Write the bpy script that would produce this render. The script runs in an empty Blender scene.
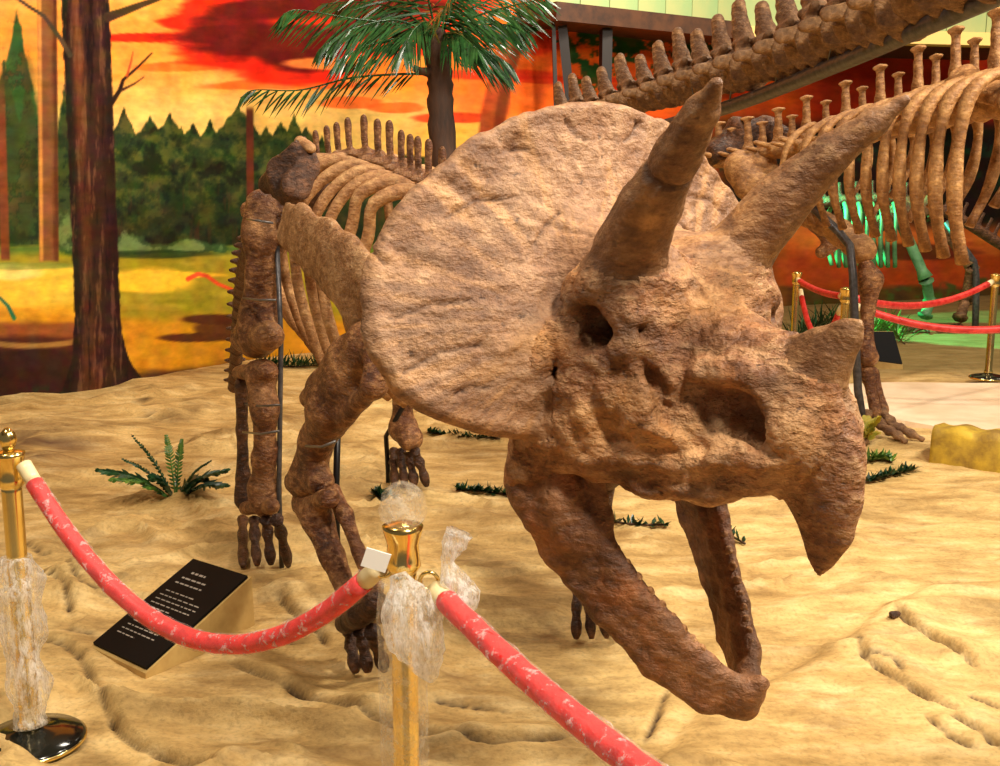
import bpy, bmesh, math, random
import numpy as np
from mathutils import Vector, Matrix

SC = bpy.context.scene
COL = SC.collection
RNG = random.Random(7)

# ------------------------------------------------------------------ camera
FPX = 1100.0
TH = math.atan(193 / FPX)
CAM = np.array([0.0, 0.0, 1.68])
C_R = np.array([1.0, 0, 0])
C_F = np.array([0, math.cos(TH), -math.sin(TH)])
C_U = np.array([0, math.sin(TH), math.cos(TH)])
cam_d = bpy.data.cameras.new('camera')
cam_d.sensor_width = 36.0
cam_d.lens = 36.0 * FPX / 1000.0
cam_d.clip_start = 0.05
cam_d.clip_end = 200
cam = bpy.data.objects.new('camera', cam_d)
cam.location = CAM
cam.rotation_euler = (math.pi / 2 - TH, 0, 0)
COL.objects.link(cam)
SC.camera = cam

# ------------------------------------------------------------------ world, lights, exposure
w = bpy.data.worlds.new('world')
SC.world = w
w.use_nodes = True
w.node_tree.nodes['Background'].inputs[0].default_value = (1.0, 0.92, 0.80, 1)
w.node_tree.nodes['Background'].inputs[1].default_value = 0.13
SC.view_settings.view_transform = 'Standard'
SC.view_settings.look = 'None'
SC.view_settings.gamma = 1.0
SC.view_settings.use_curve_mapping = False
SC.view_settings.exposure = 0.06


def area(name, loc, target, size, energy, col, sy=None):
    l = bpy.data.lights.new(name, 'AREA')
    l.energy = energy
    l.size = size
    l.color = col
    if sy:
        l.shape = 'RECTANGLE'
        l.size_y = sy
    o = bpy.data.objects.new(name, l)
    o.location = loc
    o.rotation_euler = (Vector(target) - Vector(loc)).to_track_quat('-Z', 'Y').to_euler()
    COL.objects.link(o)
    return o


WARM = (1.0, 0.91, 0.76)
area('ceiling_lamp', (1.9, 0.2, 5.4), (0.6, 3.0, 0.6), 0.6, 390, WARM)
area('ceiling_lamp', (3.9, 3.6, 5.6), (2.2, 4.4, 0), 0.7, 360, WARM)
area('ceiling_lamp', (-2.6, 2.4, 5.4), (-0.9, 4.3, 0.8), 0.6, 110, WARM)
area('ceiling_lamp', (-0.2, 7.2, 5.6), (-3.2, 9.9, 1.6), 0.8, 150, WARM)
area('ceiling_lamp', (2.4, 10.2, 5.8), (0.6, 13.4, 2.2), 0.8, 260, WARM)
area('ceiling_lamp', (5.4, 5.0, 5.6), (3.0, 7.4, 1.8), 0.6, 170, WARM)
area('ceiling_lamp', (8.0, 11.5, 5.6), (7.0, 15.5, 1.2), 0.8, 190, (1.0, 0.78, 0.55))
gl = bpy.data.lights.new('green_spot', 'SPOT')
gl.energy = 1900
gl.color = (0.05, 1.0, 0.45)
gl.spot_size = math.radians(48)
gl.shadow_soft_size = 0.05
go = bpy.data.objects.new('green_spot', gl)
go.location = (2.6, 12.8, 2.6)
go.rotation_euler = (Vector((5.0, 13.1, 0.9)) - go.location).to_track_quat('-Z', 'Y').to_euler()
COL.objects.link(go)


# ------------------------------------------------------------------ pixel helpers
def ray(px, py):
    return C_R * (px - 500) / FPX + C_U * (383 - py) / FPX + C_F


def G(px, py, z=0.0):
    r = ray(px, py)
    return CAM + r * ((z - CAM[2]) / r[2])


def AY(px, py, Y):
    r = ray(px, py)
    return CAM + r * (Y / r[1])


def projv(P):
    d = P - CAM
    z = np.maximum(d @ C_F, 1e-3)
    return 500 + FPX * (d @ C_R) / z, 383 - FPX * (d @ C_U) / z


# ------------------------------------------------------------------ noise
def _hash(ix, iy, iz, seed):
    n = (ix * 374761393 + iy * 668265263 + iz * 1274126177 + seed * 974634777) & 0xffffffff
    n = ((n ^ (n >> 13)) * 1274126177) & 0xffffffff
    n = n ^ (n >> 16)
    return (n & 0xffff) / 32767.5 - 1.0


def vnoise(P, freq=1.0, seed=0):
    q = np.asarray(P, dtype=np.float64) * freq
    i = np.floor(q).astype(np.int64)
    f = q - i
    u = f * f * (3 - 2 * f)
    r = 0
    for dx in (0, 1):
        wx = u[:, 0] if dx else 1 - u[:, 0]
        for dy in (0, 1):
            wy = u[:, 1] if dy else 1 - u[:, 1]
            for dz in (0, 1):
                wz = u[:, 2] if dz else 1 - u[:, 2]
                r = r + wx * wy * wz * _hash(i[:, 0] + dx, i[:, 1] + dy, i[:, 2] + dz, seed)
    return r


def fbm(P, freq=1.0, octv=4, seed=0, gain=0.5):
    a, s, t = 1.0, 0, 0
    for k in range(octv):
        s = s + a * vnoise(P, freq * 2.03 ** k, seed + k * 17)
        t += a
        a *= gain
    return s / t


def xyz(x, y):
    return np.stack([x, y, np.zeros_like(x)], 1)


def sst(a, b, x):
    t = np.clip((x - a) / (b - a), 0, 1)
    return t * t * (3 - 2 * t)


# ------------------------------------------------------------------ materials
def lin(c):
    return tuple(((v / 255.0) / 12.92 if v <= 10 else (((v / 255.0) + 0.055) / 1.055) ** 2.4) for v in c) + (1,)


MATS = {}


class NT:
    def __init__(s, name):
        s.m = bpy.data.materials.new(name)
        s.m.use_nodes = True
        s.t = s.m.node_tree
        s.p = s.t.nodes['Principled BSDF']
        s.out = s.t.nodes['Material Output']
        s.co = s.t.nodes.new('ShaderNodeTexCoord')
        MATS[name] = s.m

    def n(s, typ, **kw):
        o = s.t.nodes.new(typ)
        for k, v in kw.items():
            setattr(o, k, v)
        return o

    def l(s, a, b):
        s.t.links.new(a, b)

    def noise(s, scale, detail=4, rough=0.55, stretch=None, coord='Object'):
        o = s.n('ShaderNodeTexNoise')
        o.inputs['Scale'].default_value = scale
        o.inputs['Detail'].default_value = detail
        o.inputs['Roughness'].default_value = rough
        src = s.co.outputs[coord]
        if stretch:
            mp = s.n('ShaderNodeMapping')
            mp.inputs['Scale'].default_value = stretch
            s.l(src, mp.inputs[0])
            src = mp.outputs[0]
        s.l(src, o.inputs['Vector'])
        return o.outputs['Fac']

    def ramp(s, fac, stops):
        o = s.n('ShaderNodeValToRGB')
        e = o.color_ramp.elements
        while len(e) < len(stops):
            e.new(0.5)
        for i, (p, c) in enumerate(stops):
            e[i].position = p
            e[i].color = c if len(c) == 4 else lin(c)
        s.l(fac, o.inputs[0])
        return o.outputs[0]

    def mix(s, a, b, fac, mode='MIX'):
        o = s.n('ShaderNodeMix', data_type='RGBA', blend_type=mode)
        for v, i in ((fac, 0), (a, 6), (b, 7)):
            if hasattr(v, 'default_value') or hasattr(v, 'is_linked'):
                s.l(v, o.inputs[i])
            else:
                o.inputs[i].default_value = v
        return o.outputs[2]

    def bump(s, h, strength=0.4, dist=0.02, prev=None):
        o = s.n('ShaderNodeBump')
        o.inputs['Strength'].default_value = strength
        o.inputs['Distance'].default_value = dist
        s.l(h, o.inputs['Height'])
        if prev is not None:
            s.l(prev, o.inputs['Normal'])
        s.l(o.outputs[0], s.p.inputs['Normal'])
        return o.outputs[0]

    def color(s, c):
        if hasattr(c, 'is_linked'):
            s.l(c, s.p.inputs['Base Color'])
        else:
            s.p.inputs['Base Color'].default_value = lin(c)

    def rough(s, v):
        s.p.inputs['Roughness'].default_value = v


def bone_mat(name, dark, mid, light, spot=None, sc=1.0, bumps=0.5, rough=0.58, pit=0.5):
    t = NT(name)
    n1 = t.noise(3.0 * sc, 7, 0.66)
    c = t.ramp(n1, [(0.30, dark), (0.47, mid), (0.68, light)])
    n2 = t.noise(13 * sc, 6, 0.66, stretch=(1.0, 1.0, 1.8))
    c = t.mix(c, t.ramp(n2, [(0.36, dark), (0.50, mid), (0.64, light)]), 0.45)
    if spot:
        n4 = t.noise(5.5 * sc, 4, 0.6, stretch=(1.3, 0.8, 1))
        c = t.mix(c, lin(spot), t.ramp(n4, [(0.55, (0, 0, 0, 1)), (0.72, (0.55, 0.55, 0.55, 1))]))
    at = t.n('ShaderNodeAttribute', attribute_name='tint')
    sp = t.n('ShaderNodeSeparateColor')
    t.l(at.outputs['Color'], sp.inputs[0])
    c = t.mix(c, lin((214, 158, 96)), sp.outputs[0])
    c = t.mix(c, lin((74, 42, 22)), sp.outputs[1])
    n3 = t.noise(75 * sc, 3, 0.6)
    c = t.mix(c, t.ramp(n3, [(0.36, (0.45, 0.42, 0.4, 1)), (0.5, (1, 1, 1, 1)), (0.68, (1.3, 1.3, 1.3, 1))]), 0.32, 'MULTIPLY')
    # small weathered pits
    n5 = t.noise(26 * sc, 3, 0.55, stretch=(1, 1, 1.5))
    c = t.mix(c, lin((52, 28, 14)), t.ramp(n5, [(0.27, (pit, pit, pit, 1)), (0.345, (0, 0, 0, 1))]))
    t.color(c)
    t.rough(rough)
    t.p.inputs['Specular IOR Level'].default_value = 0.4
    b = t.bump(n2, bumps * 0.9, 0.03)
    b = t.bump(n5, bumps * 0.8, 0.02, b)
    t.bump(n3, bumps * 0.6, 0.006, b)
    return t.m


bone_mat('bone_face', (56, 28, 14), (144, 93, 56), (226, 180, 130), (210, 138, 74), 1.2, 0.95, pit=0.75)
bone_mat('bone_frill', (92, 58, 38), (150, 108, 76), (200, 158, 118), None, 1.1, 0.55, pit=0.75)
bone_mat('bone_horn', (70, 43, 25), (126, 86, 54), (184, 140, 94), None, 1.2, 0.5)
bone_mat('bone_jaw', (58, 34, 22), (114, 74, 48), (172, 122, 82), (176, 106, 58), 1.2, 0.65)
bone_mat('bone_body', (42, 19, 9), (112, 65, 36), (204, 150, 96), None, 1.9, 0.75, 0.45)
bone_mat('bone_dark', (24, 13, 8), (66, 39, 25), (140, 94, 62), None, 2.0, 0.7, 0.45)
bone_mat('bone_rib', (92, 56, 32), (164, 114, 70), (218, 172, 116), None, 1.6, 0.45)
bone_mat('bone_shoulder', (84, 50, 28), (154, 108, 68), (214, 172, 126), None, 1.8, 0.7, 0.5)
bone_mat('bone_tail', (50, 30, 18), (110, 74, 46), (176, 134, 90), None, 1.5, 0.65)
bone_mat('bone_back', (80, 48, 24), (148, 100, 56), (212, 162, 102), None, 1.3, 0.5)

t = NT('sand')
at = t.n('ShaderNodeAttribute', attribute_name='crack')
n1 = t.noise(0.8, 7, 0.66)
c = t.ramp(n1, [(0.30, (138, 104, 50)), (0.46, (192, 156, 94)), (0.62, (226, 194, 128))])
n2 = t.noise(4.5, 7, 0.66, stretch=(0.7, 1.6, 1))
c = t.mix(c, t.ramp(n2, [(0.33, (124, 90, 44)), (0.5, (194, 158, 98)), (0.66, (234, 206, 150))]), 0.55)
n3 = t.noise(60, 4, 0.6)
c = t.mix(c, t.ramp(n3, [(0.3, (0.5, 0.48, 0.42, 1)), (0.5, (1, 1, 1, 1)), (0.7, (1.15, 1.13, 1.1, 1))]), 0.5, 'MULTIPLY')
n5 = t.noise(1.5, 6, 0.68, stretch=(1, 1.5, 1))
c = t.mix(c, lin((112, 80, 38)), t.ramp(n5, [(0.50, (0, 0, 0, 1)), (0.68, (0.6, 0.6, 0.6, 1))]))
n6 = t.noise(2.3, 6, 0.7, stretch=(1, 1.9, 1))
c = t.mix(c, lin((108, 76, 44)), t.ramp(n6, [(0.54, (0, 0, 0, 1)), (0.70, (0.5, 0.5, 0.5, 1))]))
sep = t.n('ShaderNodeSeparateColor')
t.l(at.outputs['Color'], sep.inputs[0])
c = t.mix(c, lin((58, 36, 18)), sep.outputs[0])
c = t.mix(c, lin((96, 66, 46)), sep.outputs[1])
c = t.mix(c, lin((96, 84, 44)), sep.outputs[2])
t.color(c)
t.rough(0.7)
t.p.inputs['Specular IOR Level'].default_value = 0.3
b = t.bump(n2, 0.55, 0.03)
t.bump(n3, 0.35, 0.008, b)

t = NT('path_floor')
t.color(t.ramp(t.noise(3, 5), [(0.35, (226, 196, 160)), (0.65, (246, 222, 190))]))
t.rough(0.45)

t = NT('mural_paint')
at = t.n('ShaderNodeAttribute', attribute_name='paint')
n = t.noise(6, 5, 0.6, stretch=(1.2, 1.2, 3))
t.color(t.mix(at.outputs['Color'], t.ramp(n, [(0.3, (0.72, 0.72, 0.72, 1)), (0.6, (1.12, 1.12, 1.12, 1))]), 0.5, 'MULTIPLY'))
t.rough(0.85)
t.p.inputs['Specular IOR Level'].default_value = 0.1


def plain(name, col, rough=0.5, metal=0.0, var=None, sc=8, bump=0.0, stretch=None):
    t = NT(name)
    if var:
        n = t.noise(sc, 5, 0.6, stretch)
        t.color(t.ramp(n, [(0.32, var), (0.62, col)]))
        if bump:
            t.bump(n, bump, 0.02)
    else:
        t.color(col)
    t.rough(rough)
    t.p.inputs['Metallic'].default_value = metal
    return t


plain('brass', (246, 224, 150), 0.2, 1.0, (226, 186, 100), 6)
plain('black_base', (22, 24, 20), 0.12, 0.0)
plain('steel', (88, 84, 84), 0.38, 0.35, (54, 52, 54), 30, 0.1)
plain('black_rod', (26, 24, 24), 0.35, 0.4)
plain('wire', (110, 104, 100), 0.4, 0.6)
plain('plaque', (10, 8, 8), 0.6).p.inputs['Specular IOR Level'].default_value = 0.12
plain('print', (150, 140, 128), 0.6)
plain('wedge', (192, 158, 92), 0.75, 0, (160, 124, 66), 6, 0.2)
plain('leaf_dark', (30, 70, 34), 0.35, 0, (12, 34, 18), 14)
plain('leaf_light', (92, 128, 44), 0.35, 0, (36, 76, 32), 12)
plain('palm_leaf', (44, 88, 40), 0.25, 0, (12, 36, 18), 9)
plain('palm_trunk', (74, 46, 28), 0.8, 0, (30, 18, 12), 7, 0.8, (1, 1, 0.25))
plain('fascia', (190, 186, 122), 0.6, 0, (134, 178, 122), 0.9, 0, (1, 1, 0.4))
plain('beam', (86, 50, 26), 0.6, 0, (52, 30, 18), 6)
plain('fascia_trim', (246, 214, 130), 0.5)
plain('dark_post', (30, 20, 16), 0.6)
plain('ceiling_paint', (150, 140, 120), 0.9)
plain('yellow_rock', (206, 170, 44), 0.7, 0, (120, 88, 28), 5, 0.5)
plain('dry_leaf', (206, 170, 40), 0.5, 0, (110, 120, 36), 10)
plain('twig', (70, 44, 24), 0.8)
plain('rope_cap', (240, 220, 170), 0.35)
plain('tag_white', (246, 244, 238), 0.5)
plain('bone_green_lit', (96, 148, 100), 0.5, 0, (60, 100, 66), 6, 0.3)  # the spot's green light put into the bone colour

t = NT('rope_red')   # red velvet
n = t.noise(26, 4, 0.65)
t.color(t.ramp(n, [(0.34, (206, 16, 18)), (0.60, (244, 40, 36))]))
t.rough(0.5)

t = NT('rope_plain')
t.color(t.ramp(t.noise(20, 3), [(0.35, (190, 22, 20)), (0.65, (224, 60, 52))]))
t.rough(0.5)


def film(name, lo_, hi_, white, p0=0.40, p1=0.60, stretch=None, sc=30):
    """crinkled clear film: clear where flat, milky where creased; on the rope the white patches are painted glints"""
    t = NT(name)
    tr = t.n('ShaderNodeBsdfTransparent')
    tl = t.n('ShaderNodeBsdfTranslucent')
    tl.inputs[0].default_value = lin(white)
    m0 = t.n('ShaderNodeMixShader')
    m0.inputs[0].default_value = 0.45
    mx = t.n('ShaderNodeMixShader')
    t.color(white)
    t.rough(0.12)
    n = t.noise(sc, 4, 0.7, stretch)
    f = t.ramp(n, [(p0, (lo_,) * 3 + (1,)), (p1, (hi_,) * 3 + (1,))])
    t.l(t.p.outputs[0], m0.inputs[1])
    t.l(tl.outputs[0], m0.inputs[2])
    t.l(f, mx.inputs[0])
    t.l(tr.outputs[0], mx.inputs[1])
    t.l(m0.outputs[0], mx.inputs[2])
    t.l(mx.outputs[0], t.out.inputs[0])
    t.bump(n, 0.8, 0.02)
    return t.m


film('film', 0.10, 0.85, (255, 253, 250), 0.42, 0.62, (1.6, 1.6, 0.45), 34)
film('film_thin', 0.08, 0.42, (252, 246, 232), 0.42, 0.66)
film('film_rope_glints', 0.10, 0.85, (255, 250, 246), 0.55, 0.70, None, 34)  # rope sleeve: opaque white patches painted in as highlights on the film

# ------------------------------------------------------------------ object helpers
WM = {}


def link(o, name, parent, M):
    COL.objects.link(o)
    WM[o.name] = M.copy()
    if parent is not None:
        o.parent = parent
        o.matrix_local = WM[parent.name].inverted() @ M
    else:
        o.matrix_world = M
    return o


def tag(o, label=None, cat=None, group=None, kind=None):
    if label:
        o['label'] = label
    if cat:
        o['category'] = cat
    if group:
        o['group'] = group
    if kind:
        o['kind'] = kind
    return o


def empty(name, loc, label, cat, group=None):
    o = bpy.data.objects.new(name, None)
    o.empty_display_size = 0.1
    link(o, name, None, Matrix.Translation(Vector(loc)))
    return tag(o, label, cat, group)


def mkmesh(name, V, Fs, mat, smooth=True):
    me = bpy.data.meshes.new(name)
    V = np.asarray(V, dtype=np.float32)
    if isinstance(Fs, np.ndarray):
        k = Fs.shape[1]
        me.vertices.add(len(V))
        me.vertices.foreach_set('co', V.ravel())
        me.loops.add(Fs.size)
        me.loops.foreach_set('vertex_index', Fs.astype(np.int32).ravel())
        me.polygons.add(len(Fs))
        me.polygons.foreach_set('loop_start', np.arange(0, Fs.size, k, dtype=np.int32))
        me.polygons.foreach_set('loop_total', np.full(len(Fs), k, dtype=np.int32))
        me.update(calc_edges=True)
    else:
        me.from_pydata(V.tolist(), [], Fs)
        me.update()
    if smooth:
        me.polygons.foreach_set('use_smooth', np.ones(len(me.polygons), dtype=bool))
    if mat:
        me.materials.append(MATS[mat])
    me.validate()
    return me


def obj(name, VF, mat, parent=None, smooth=True):
    """world-space verts -> object with its origin at the middle of its base"""
    V, Fs = VF
    V = np.asarray(V, dtype=np.float64)
    c = np.array([(V[:, 0].min() + V[:, 0].max()) / 2, (V[:, 1].min() + V[:, 1].max()) / 2, V[:, 2].min()])
    o = bpy.data.objects.new(name, mkmesh(name, V - c, Fs, mat, smooth))
    return link(o, name, parent, Matrix.Translation(Vector(c)))


def inst(name, me, M, parent=None):
    return link(bpy.data.objects.new(name, me), name, parent, M)


def basis(o, x, y, z):
    return Matrix(((x[0], y[0], z[0], o[0]), (x[1], y[1], z[1], o[1]), (x[2], y[2], z[2], o[2]), (0, 0, 0, 1)))


def unit(v):
    v = np.asarray(v, dtype=float)
    return v / max(np.linalg.norm(v), 1e-9)


class MB:
    def __init__(s):
        s.V = []
        s.F = []

    def add(s, V, Fs):
        b = len(s.V)
        s.V.extend([tuple(v) for v in V])
        s.F.extend([tuple(i + b for i in f) for f in Fs])
        return s

    @property
    def vf(s):
        return s.V, s.F


def box(c, sx, sy, sz, ax=None):
    c = np.asarray(c, float)
    ax = ax or (np.eye(3)[0], np.eye(3)[1], np.eye(3)[2])
    V = [c + ax[0] * sx * a / 2 + ax[1] * sy * b / 2 + ax[2] * sz * d / 2 for a in (-1, 1) for b in (-1, 1) for d in (-1, 1)]
    return V, [(0, 1, 3, 2), (4, 6, 7, 5), (0, 4, 5, 1), (2, 3, 7, 6), (0, 2, 6, 4), (1, 5, 7, 3)]


def spline(pts, n):
    P = [np.asarray(p, float) for p in pts]
    if len(P) == 2:
        return [P[0] + (P[1] - P[0]) * i / (n - 1) for i in range(n)]
    Q = [2 * P[0] - P[1]] + P + [2 * P[-1] - P[-2]]
    out = []
    m = len(P) - 1
    for i in range(n):
        u = i / (n - 1) * m
        k = min(int(u), m - 1)
        t = u - k
        a, b, c, d = Q[k:k + 4]
        out.append(0.5 * (2 * b + (c - a) * t + (2 * a - 5 * b + 4 * c - d) * t * t + (3 * b - a - 3 * c + d) * t ** 3))
    return out


def sweep(pts, rad, n=10, flat=None, q=1.0, amp=0.0, freq=10, seed=0, up=None):
    """tube through points with a radius for each; q flattens along direction flat"""
    P = [np.asarray(p, float) for p in pts]
    V, Fs = [], []
    ref = unit(up if up is not None else (0.13, 0.21, 0.97))
    for i, p in enumerate(P):
        tg = unit(P[min(i + 1, len(P) - 1)] - P[max(i - 1, 0)])
        a = np.cross(tg, flat if flat is not None else ref)
        if np.linalg.norm(a) < 1e-4:
            a = np.cross(tg, (1, 0.3, 0))
        a = unit(a)
        b = unit(np.cross(a, tg))
        ref = ref if flat is not None else b
        r = rad[i] if hasattr(rad, '__len__') else rad
        for k in range(n):
            an = 2 * math.pi * k / n
            V.append(p + a * math.cos(an) * r + b * math.sin(an) * r * q)
    m = len(P)
    for i in range(m - 1):
        for k in range(n):
            Fs.append((i * n + k, i * n + (k + 1) % n, (i + 1) * n + (k + 1) % n, (i + 1) * n + k))
    Fs.append(tuple(range(n - 1, -1, -1)))
    Fs.append(tuple((m - 1) * n + k for k in range(n)))
    if amp:
        A = np.array(V)
        ctr = np.repeat(np.array(P), n, 0)
        A = A + (A - ctr) * (fbm(A, freq, 3, seed)[:, None] * amp)
        V = list(A)
    return V, Fs


def lathe(prof, n=24, c=(0, 0, 0)):
    V, Fs = [], []
    for r, z in prof:
        for k in range(n):
            a = 2 * math.pi * k / n
            V.append((c[0] + r * math.cos(a), c[1] + r * math.sin(a), c[2] + z))
    for i in range(len(prof) - 1):
        for k in range(n):
            Fs.append((i * n + k, i * n + (k + 1) % n, (i + 1) * n + (k + 1) % n, (i + 1) * n + k))
    Fs.append(tuple(range(n - 1, -1, -1)))
    Fs.append(tuple((len(prof) - 1) * n + k for k in range(n)))
    return V, Fs


# ------------------------------------------------------------------ implicit surfaces
class SDF:
    def __init__(s, lo, hi, h):
        s.lo = np.array(lo, float)
        s.h = h
        s.n = (np.ceil((np.array(hi) - s.lo) / h).astype(int) + 1)
        s.d = np.full(s.n, 1.0, dtype=np.float32)
        s.lab = np.zeros(s.n, dtype=np.int8)
        s.ax = [(s.lo[i] + np.arange(s.n[i]) * h).astype(np.float32) for i in range(3)]

    def sub_box(s, lo, hi):
        a = np.clip(np.floor((np.asarray(lo) - s.lo) / s.h).astype(int), 0, s.n)
        b = np.clip(np.ceil((np.asarray(hi) - s.lo) / s.h).astype(int) + 1, 0, s.n)
        sl = tuple(slice(a[i], b[i]) for i in range(3))
        return sl, s.ax[0][sl[0]][:, None, None], s.ax[1][sl[1]][None, :, None], s.ax[2][sl[2]][None, None, :]

    def _union(s, sl, e, k, lab):
        d = s.d[sl]
        s.lab[sl] = np.where(e < d, lab, s.lab[sl])
        if k > 0:
            hh = np.maximum(k - np.abs(d - e), 0) / k
            s.d[sl] = np.minimum(d, e) - hh * hh * k * 0.25
        else:
            s.d[sl] = np.minimum(d, e)

    def _cut(s, sl, e, k):
        d, e = -s.d[sl], e
        hh = np.maximum(k - np.abs(d - e), 0) / k
        s.d[sl] = -(np.minimum(d, e) - hh * hh * k * 0.25)

    def cone(s, a, ra, b, rb, k=0.03, flat=None, q=1.0, lab=0, cut=False):
        a, b = np.asarray(a, float), np.asarray(b, float)
        R = max(ra, rb) * max(q, 1.0) + k * 1.2 + 3 * s.h
        sl, X, Y, Zz = s.sub_box(np.minimum(a, b) - R, np.maximum(a, b) + R)
        ab = b - a
        L2 = max(float(ab @ ab), 1e-9)
        t = np.clip(((X - a[0]) * ab[0] + (Y - a[1]) * ab[1] + (Zz - a[2]) * ab[2]) / L2, 0, 1)
        dx, dy, dz = X - a[0] - t * ab[0], Y - a[1] - t * ab[1], Zz - a[2] - t * ab[2]
        m = dx * dx + dy * dy + dz * dz
        if flat is not None:
            nn = unit(flat)
            p = dx * nn[0] + dy * nn[1] + dz * nn[2]
            m = m + p * p * (1.0 / (q * q) - 1.0)
        e = (np.sqrt(m) - (ra + t * (rb - ra)))
        if flat is not None and q < 1:
            e = e * (0.5 + 0.5 * q)
        e = e.astype(np.float32)
        if cut:
            s._cut(sl, e, k)
        else:
            s._union(sl, e, k, lab)

    def chain(s, pts, rad, k=0.03, kj=None, **kw):
        for i in range(len(pts) - 1):
            s.cone(pts[i], rad[i], pts[i + 1], rad[i + 1], k=(k if i == 0 or kj is None else kj), **kw)

    def ell(s, c, r, k=0.03, lab=0, cut=False):
        c, r = np.asarray(c, float), np.asarray(r, float)
        R = r + k * 1.2 + 3 * s.h
        sl, X, Y, Zz = s.sub_box(c - R, c + R)
        k0 = np.sqrt(((X - c[0]) / r[0]) ** 2 + ((Y - c[1]) / r[1]) ** 2 + ((Zz - c[2]) / r[2]) ** 2)
        k1 = np.sqrt(((X - c[0]) / r[0] ** 2) ** 2 + ((Y - c[1]) / r[1] ** 2) ** 2 + ((Zz - c[2]) / r[2] ** 2) ** 2)
        e = (k0 * (k0 - 1) / np.maximum(k1, 1e-4)).astype(np.float32)
        if cut:
            s._cut(sl, e, k)
        else:
            s._union(sl, e, k, lab)

    def mirror_y(s):
        """grid holds y<=0 with its last layer at y=0"""
        s.d = np.concatenate([s.d, s.d[:, -2::-1, :]], 1)
        s.lab = np.concatenate([s.lab, s.lab[:, -2::-1, :]], 1)
        s.n = np.array(s.d.shape)

    def mesh(s):
        d = s.d
        ins = d < 0
        nx, ny, nz = d.shape
        cnt = np.zeros((nx - 1, ny - 1, nz - 1), dtype=np.int8)
        for i in (0, 1):
            for j in (0, 1):
                for k in (0, 1):
                    cnt += ins[i:nx - 1 + i, j:ny - 1 + j, k:nz - 1 + k]
        act = np.argwhere((cnt > 0) & (cnt < 8))
        idx = np.full(cnt.shape, -1, dtype=np.int32)
        idx[act[:, 0], act[:, 1], act[:, 2]] = np.arange(len(act))
        acc = np.zeros((len(act), 3))
        num = np.zeros(len(act))
        for axis in range(3):
            o1, o2 = [a for a in range(3) if a != axis]
            for u in (0, 1):
                for v in (0, 1):
                    p = act.copy()
                    p[:, o1] += u
                    p[:, o2] += v
                    q = p.copy()
                    q[:, axis] += 1
                    da = d[p[:, 0], p[:, 1], p[:, 2]]
                    db = d[q[:, 0], q[:, 1], q[:, 2]]
                    m = (da < 0) != (db < 0)
                    tt = np.where(m, da / np.where(m, da - db, 1), 0)
                    pos = p.astype(float)
                    pos[:, axis] += tt
                    acc += pos * m[:, None]
                    num += m
        V = s.lo + acc / num[:, None] * s.h
        quads = []
        for axis in range(3):
            o1, o2 = [(1, 2), (2, 0), (0, 1)][axis]
            sa = [slice(None)] * 3
            sb = [slice(None)] * 3
            sa[axis] = slice(0, d.shape[axis] - 1)
            sb[axis] = slice(1, d.shape[axis])
            A, B = ins[tuple(sa)], ins[tuple(sb)]
            e = np.argwhere(A != B)
            ok = (e[:, o1] > 0) & (e[:, o2] > 0) & (e[:, o1] < d.shape[o1] - 1) & (e[:, o2] < d.shape[o2] - 1)
            e = e[ok]

            def at(du, dv):
                c = e.copy()
                c[:, o1] += du
                c[:, o2] += dv
                return idx[c[:, 0], c[:, 1], c[:, 2]]
            qd = np.stack([at(-1, -1), at(0, -1), at(0, 0), at(-1, 0)], 1)
            fl = ~A[e[:, 0], e[:, 1], e[:, 2]]
            qd[fl] = qd[fl][:, ::-1]
            quads.append(qd)
        Q = np.concatenate(quads)
        Q = Q[(Q >= 0).all(1)]
        return V, Q, s.lab[act[:, 0], act[:, 1], act[:, 2]]


def vnormals(V, Q):
    n = np.cross(V[Q[:, 2]] - V[Q[:, 0]], V[Q[:, 3]] - V[Q[:, 1]])
    N = np.zeros_like(V)
    for k in range(4):
        np.add.at(N, Q[:, k], n)
    return N / np.maximum(np.linalg.norm(N, axis=1), 1e-12)[:, None]


def relax(V, Q, it=1, f=0.5):
    for _ in range(it):
        S = np.zeros_like(V)
        c = np.zeros(len(V))
        for a, b in ((0, 1), (1, 2), (2, 3), (3, 0)):
            np.add.at(S, Q[:, a], V[Q[:, b]])
            np.add.at(S, Q[:, b], V[Q[:, a]])
            np.add.at(c, Q[:, a], 1)
            np.add.at(c, Q[:, b], 1)
        V = V + f * (S / np.maximum(c, 1)[:, None] - V)
    return V


def sdf_bone(chains, h=0.012, amp=0.006, freq=14, k=0.03, seed=1, cuts=()):
    """chains: list of (points, radii[, flat, q]); returns a displaced world-space mesh"""
    lo = np.min([np.min(np.array(c[0]) - (np.array(c[1]) * max(1, c[3] if len(c) > 3 else 1))[:, None], 0) for c in chains], 0) - 0.06
    hi = np.max([np.max(np.array(c[0]) + (np.array(c[1]) * max(1, c[3] if len(c) > 3 else 1))[:, None], 0) for c in chains], 0) + 0.06
    s = SDF(lo, hi, h)
    for c in chains:
        s.chain(c[0], c[1], k=k, flat=(c[2] if len(c) > 2 else None), q=(c[3] if len(c) > 3 else 1.0))
    for c in cuts:
        s.ell(c[0], c[1], k=0.02, cut=True)
    V, Q, _ = s.mesh()
    V = relax(V, Q, 1, 0.5)
    N = vnormals(V, Q)
    V = V + N * (amp * fbm(V, freq, 3, seed))[:, None]
    return V, Q


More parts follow.
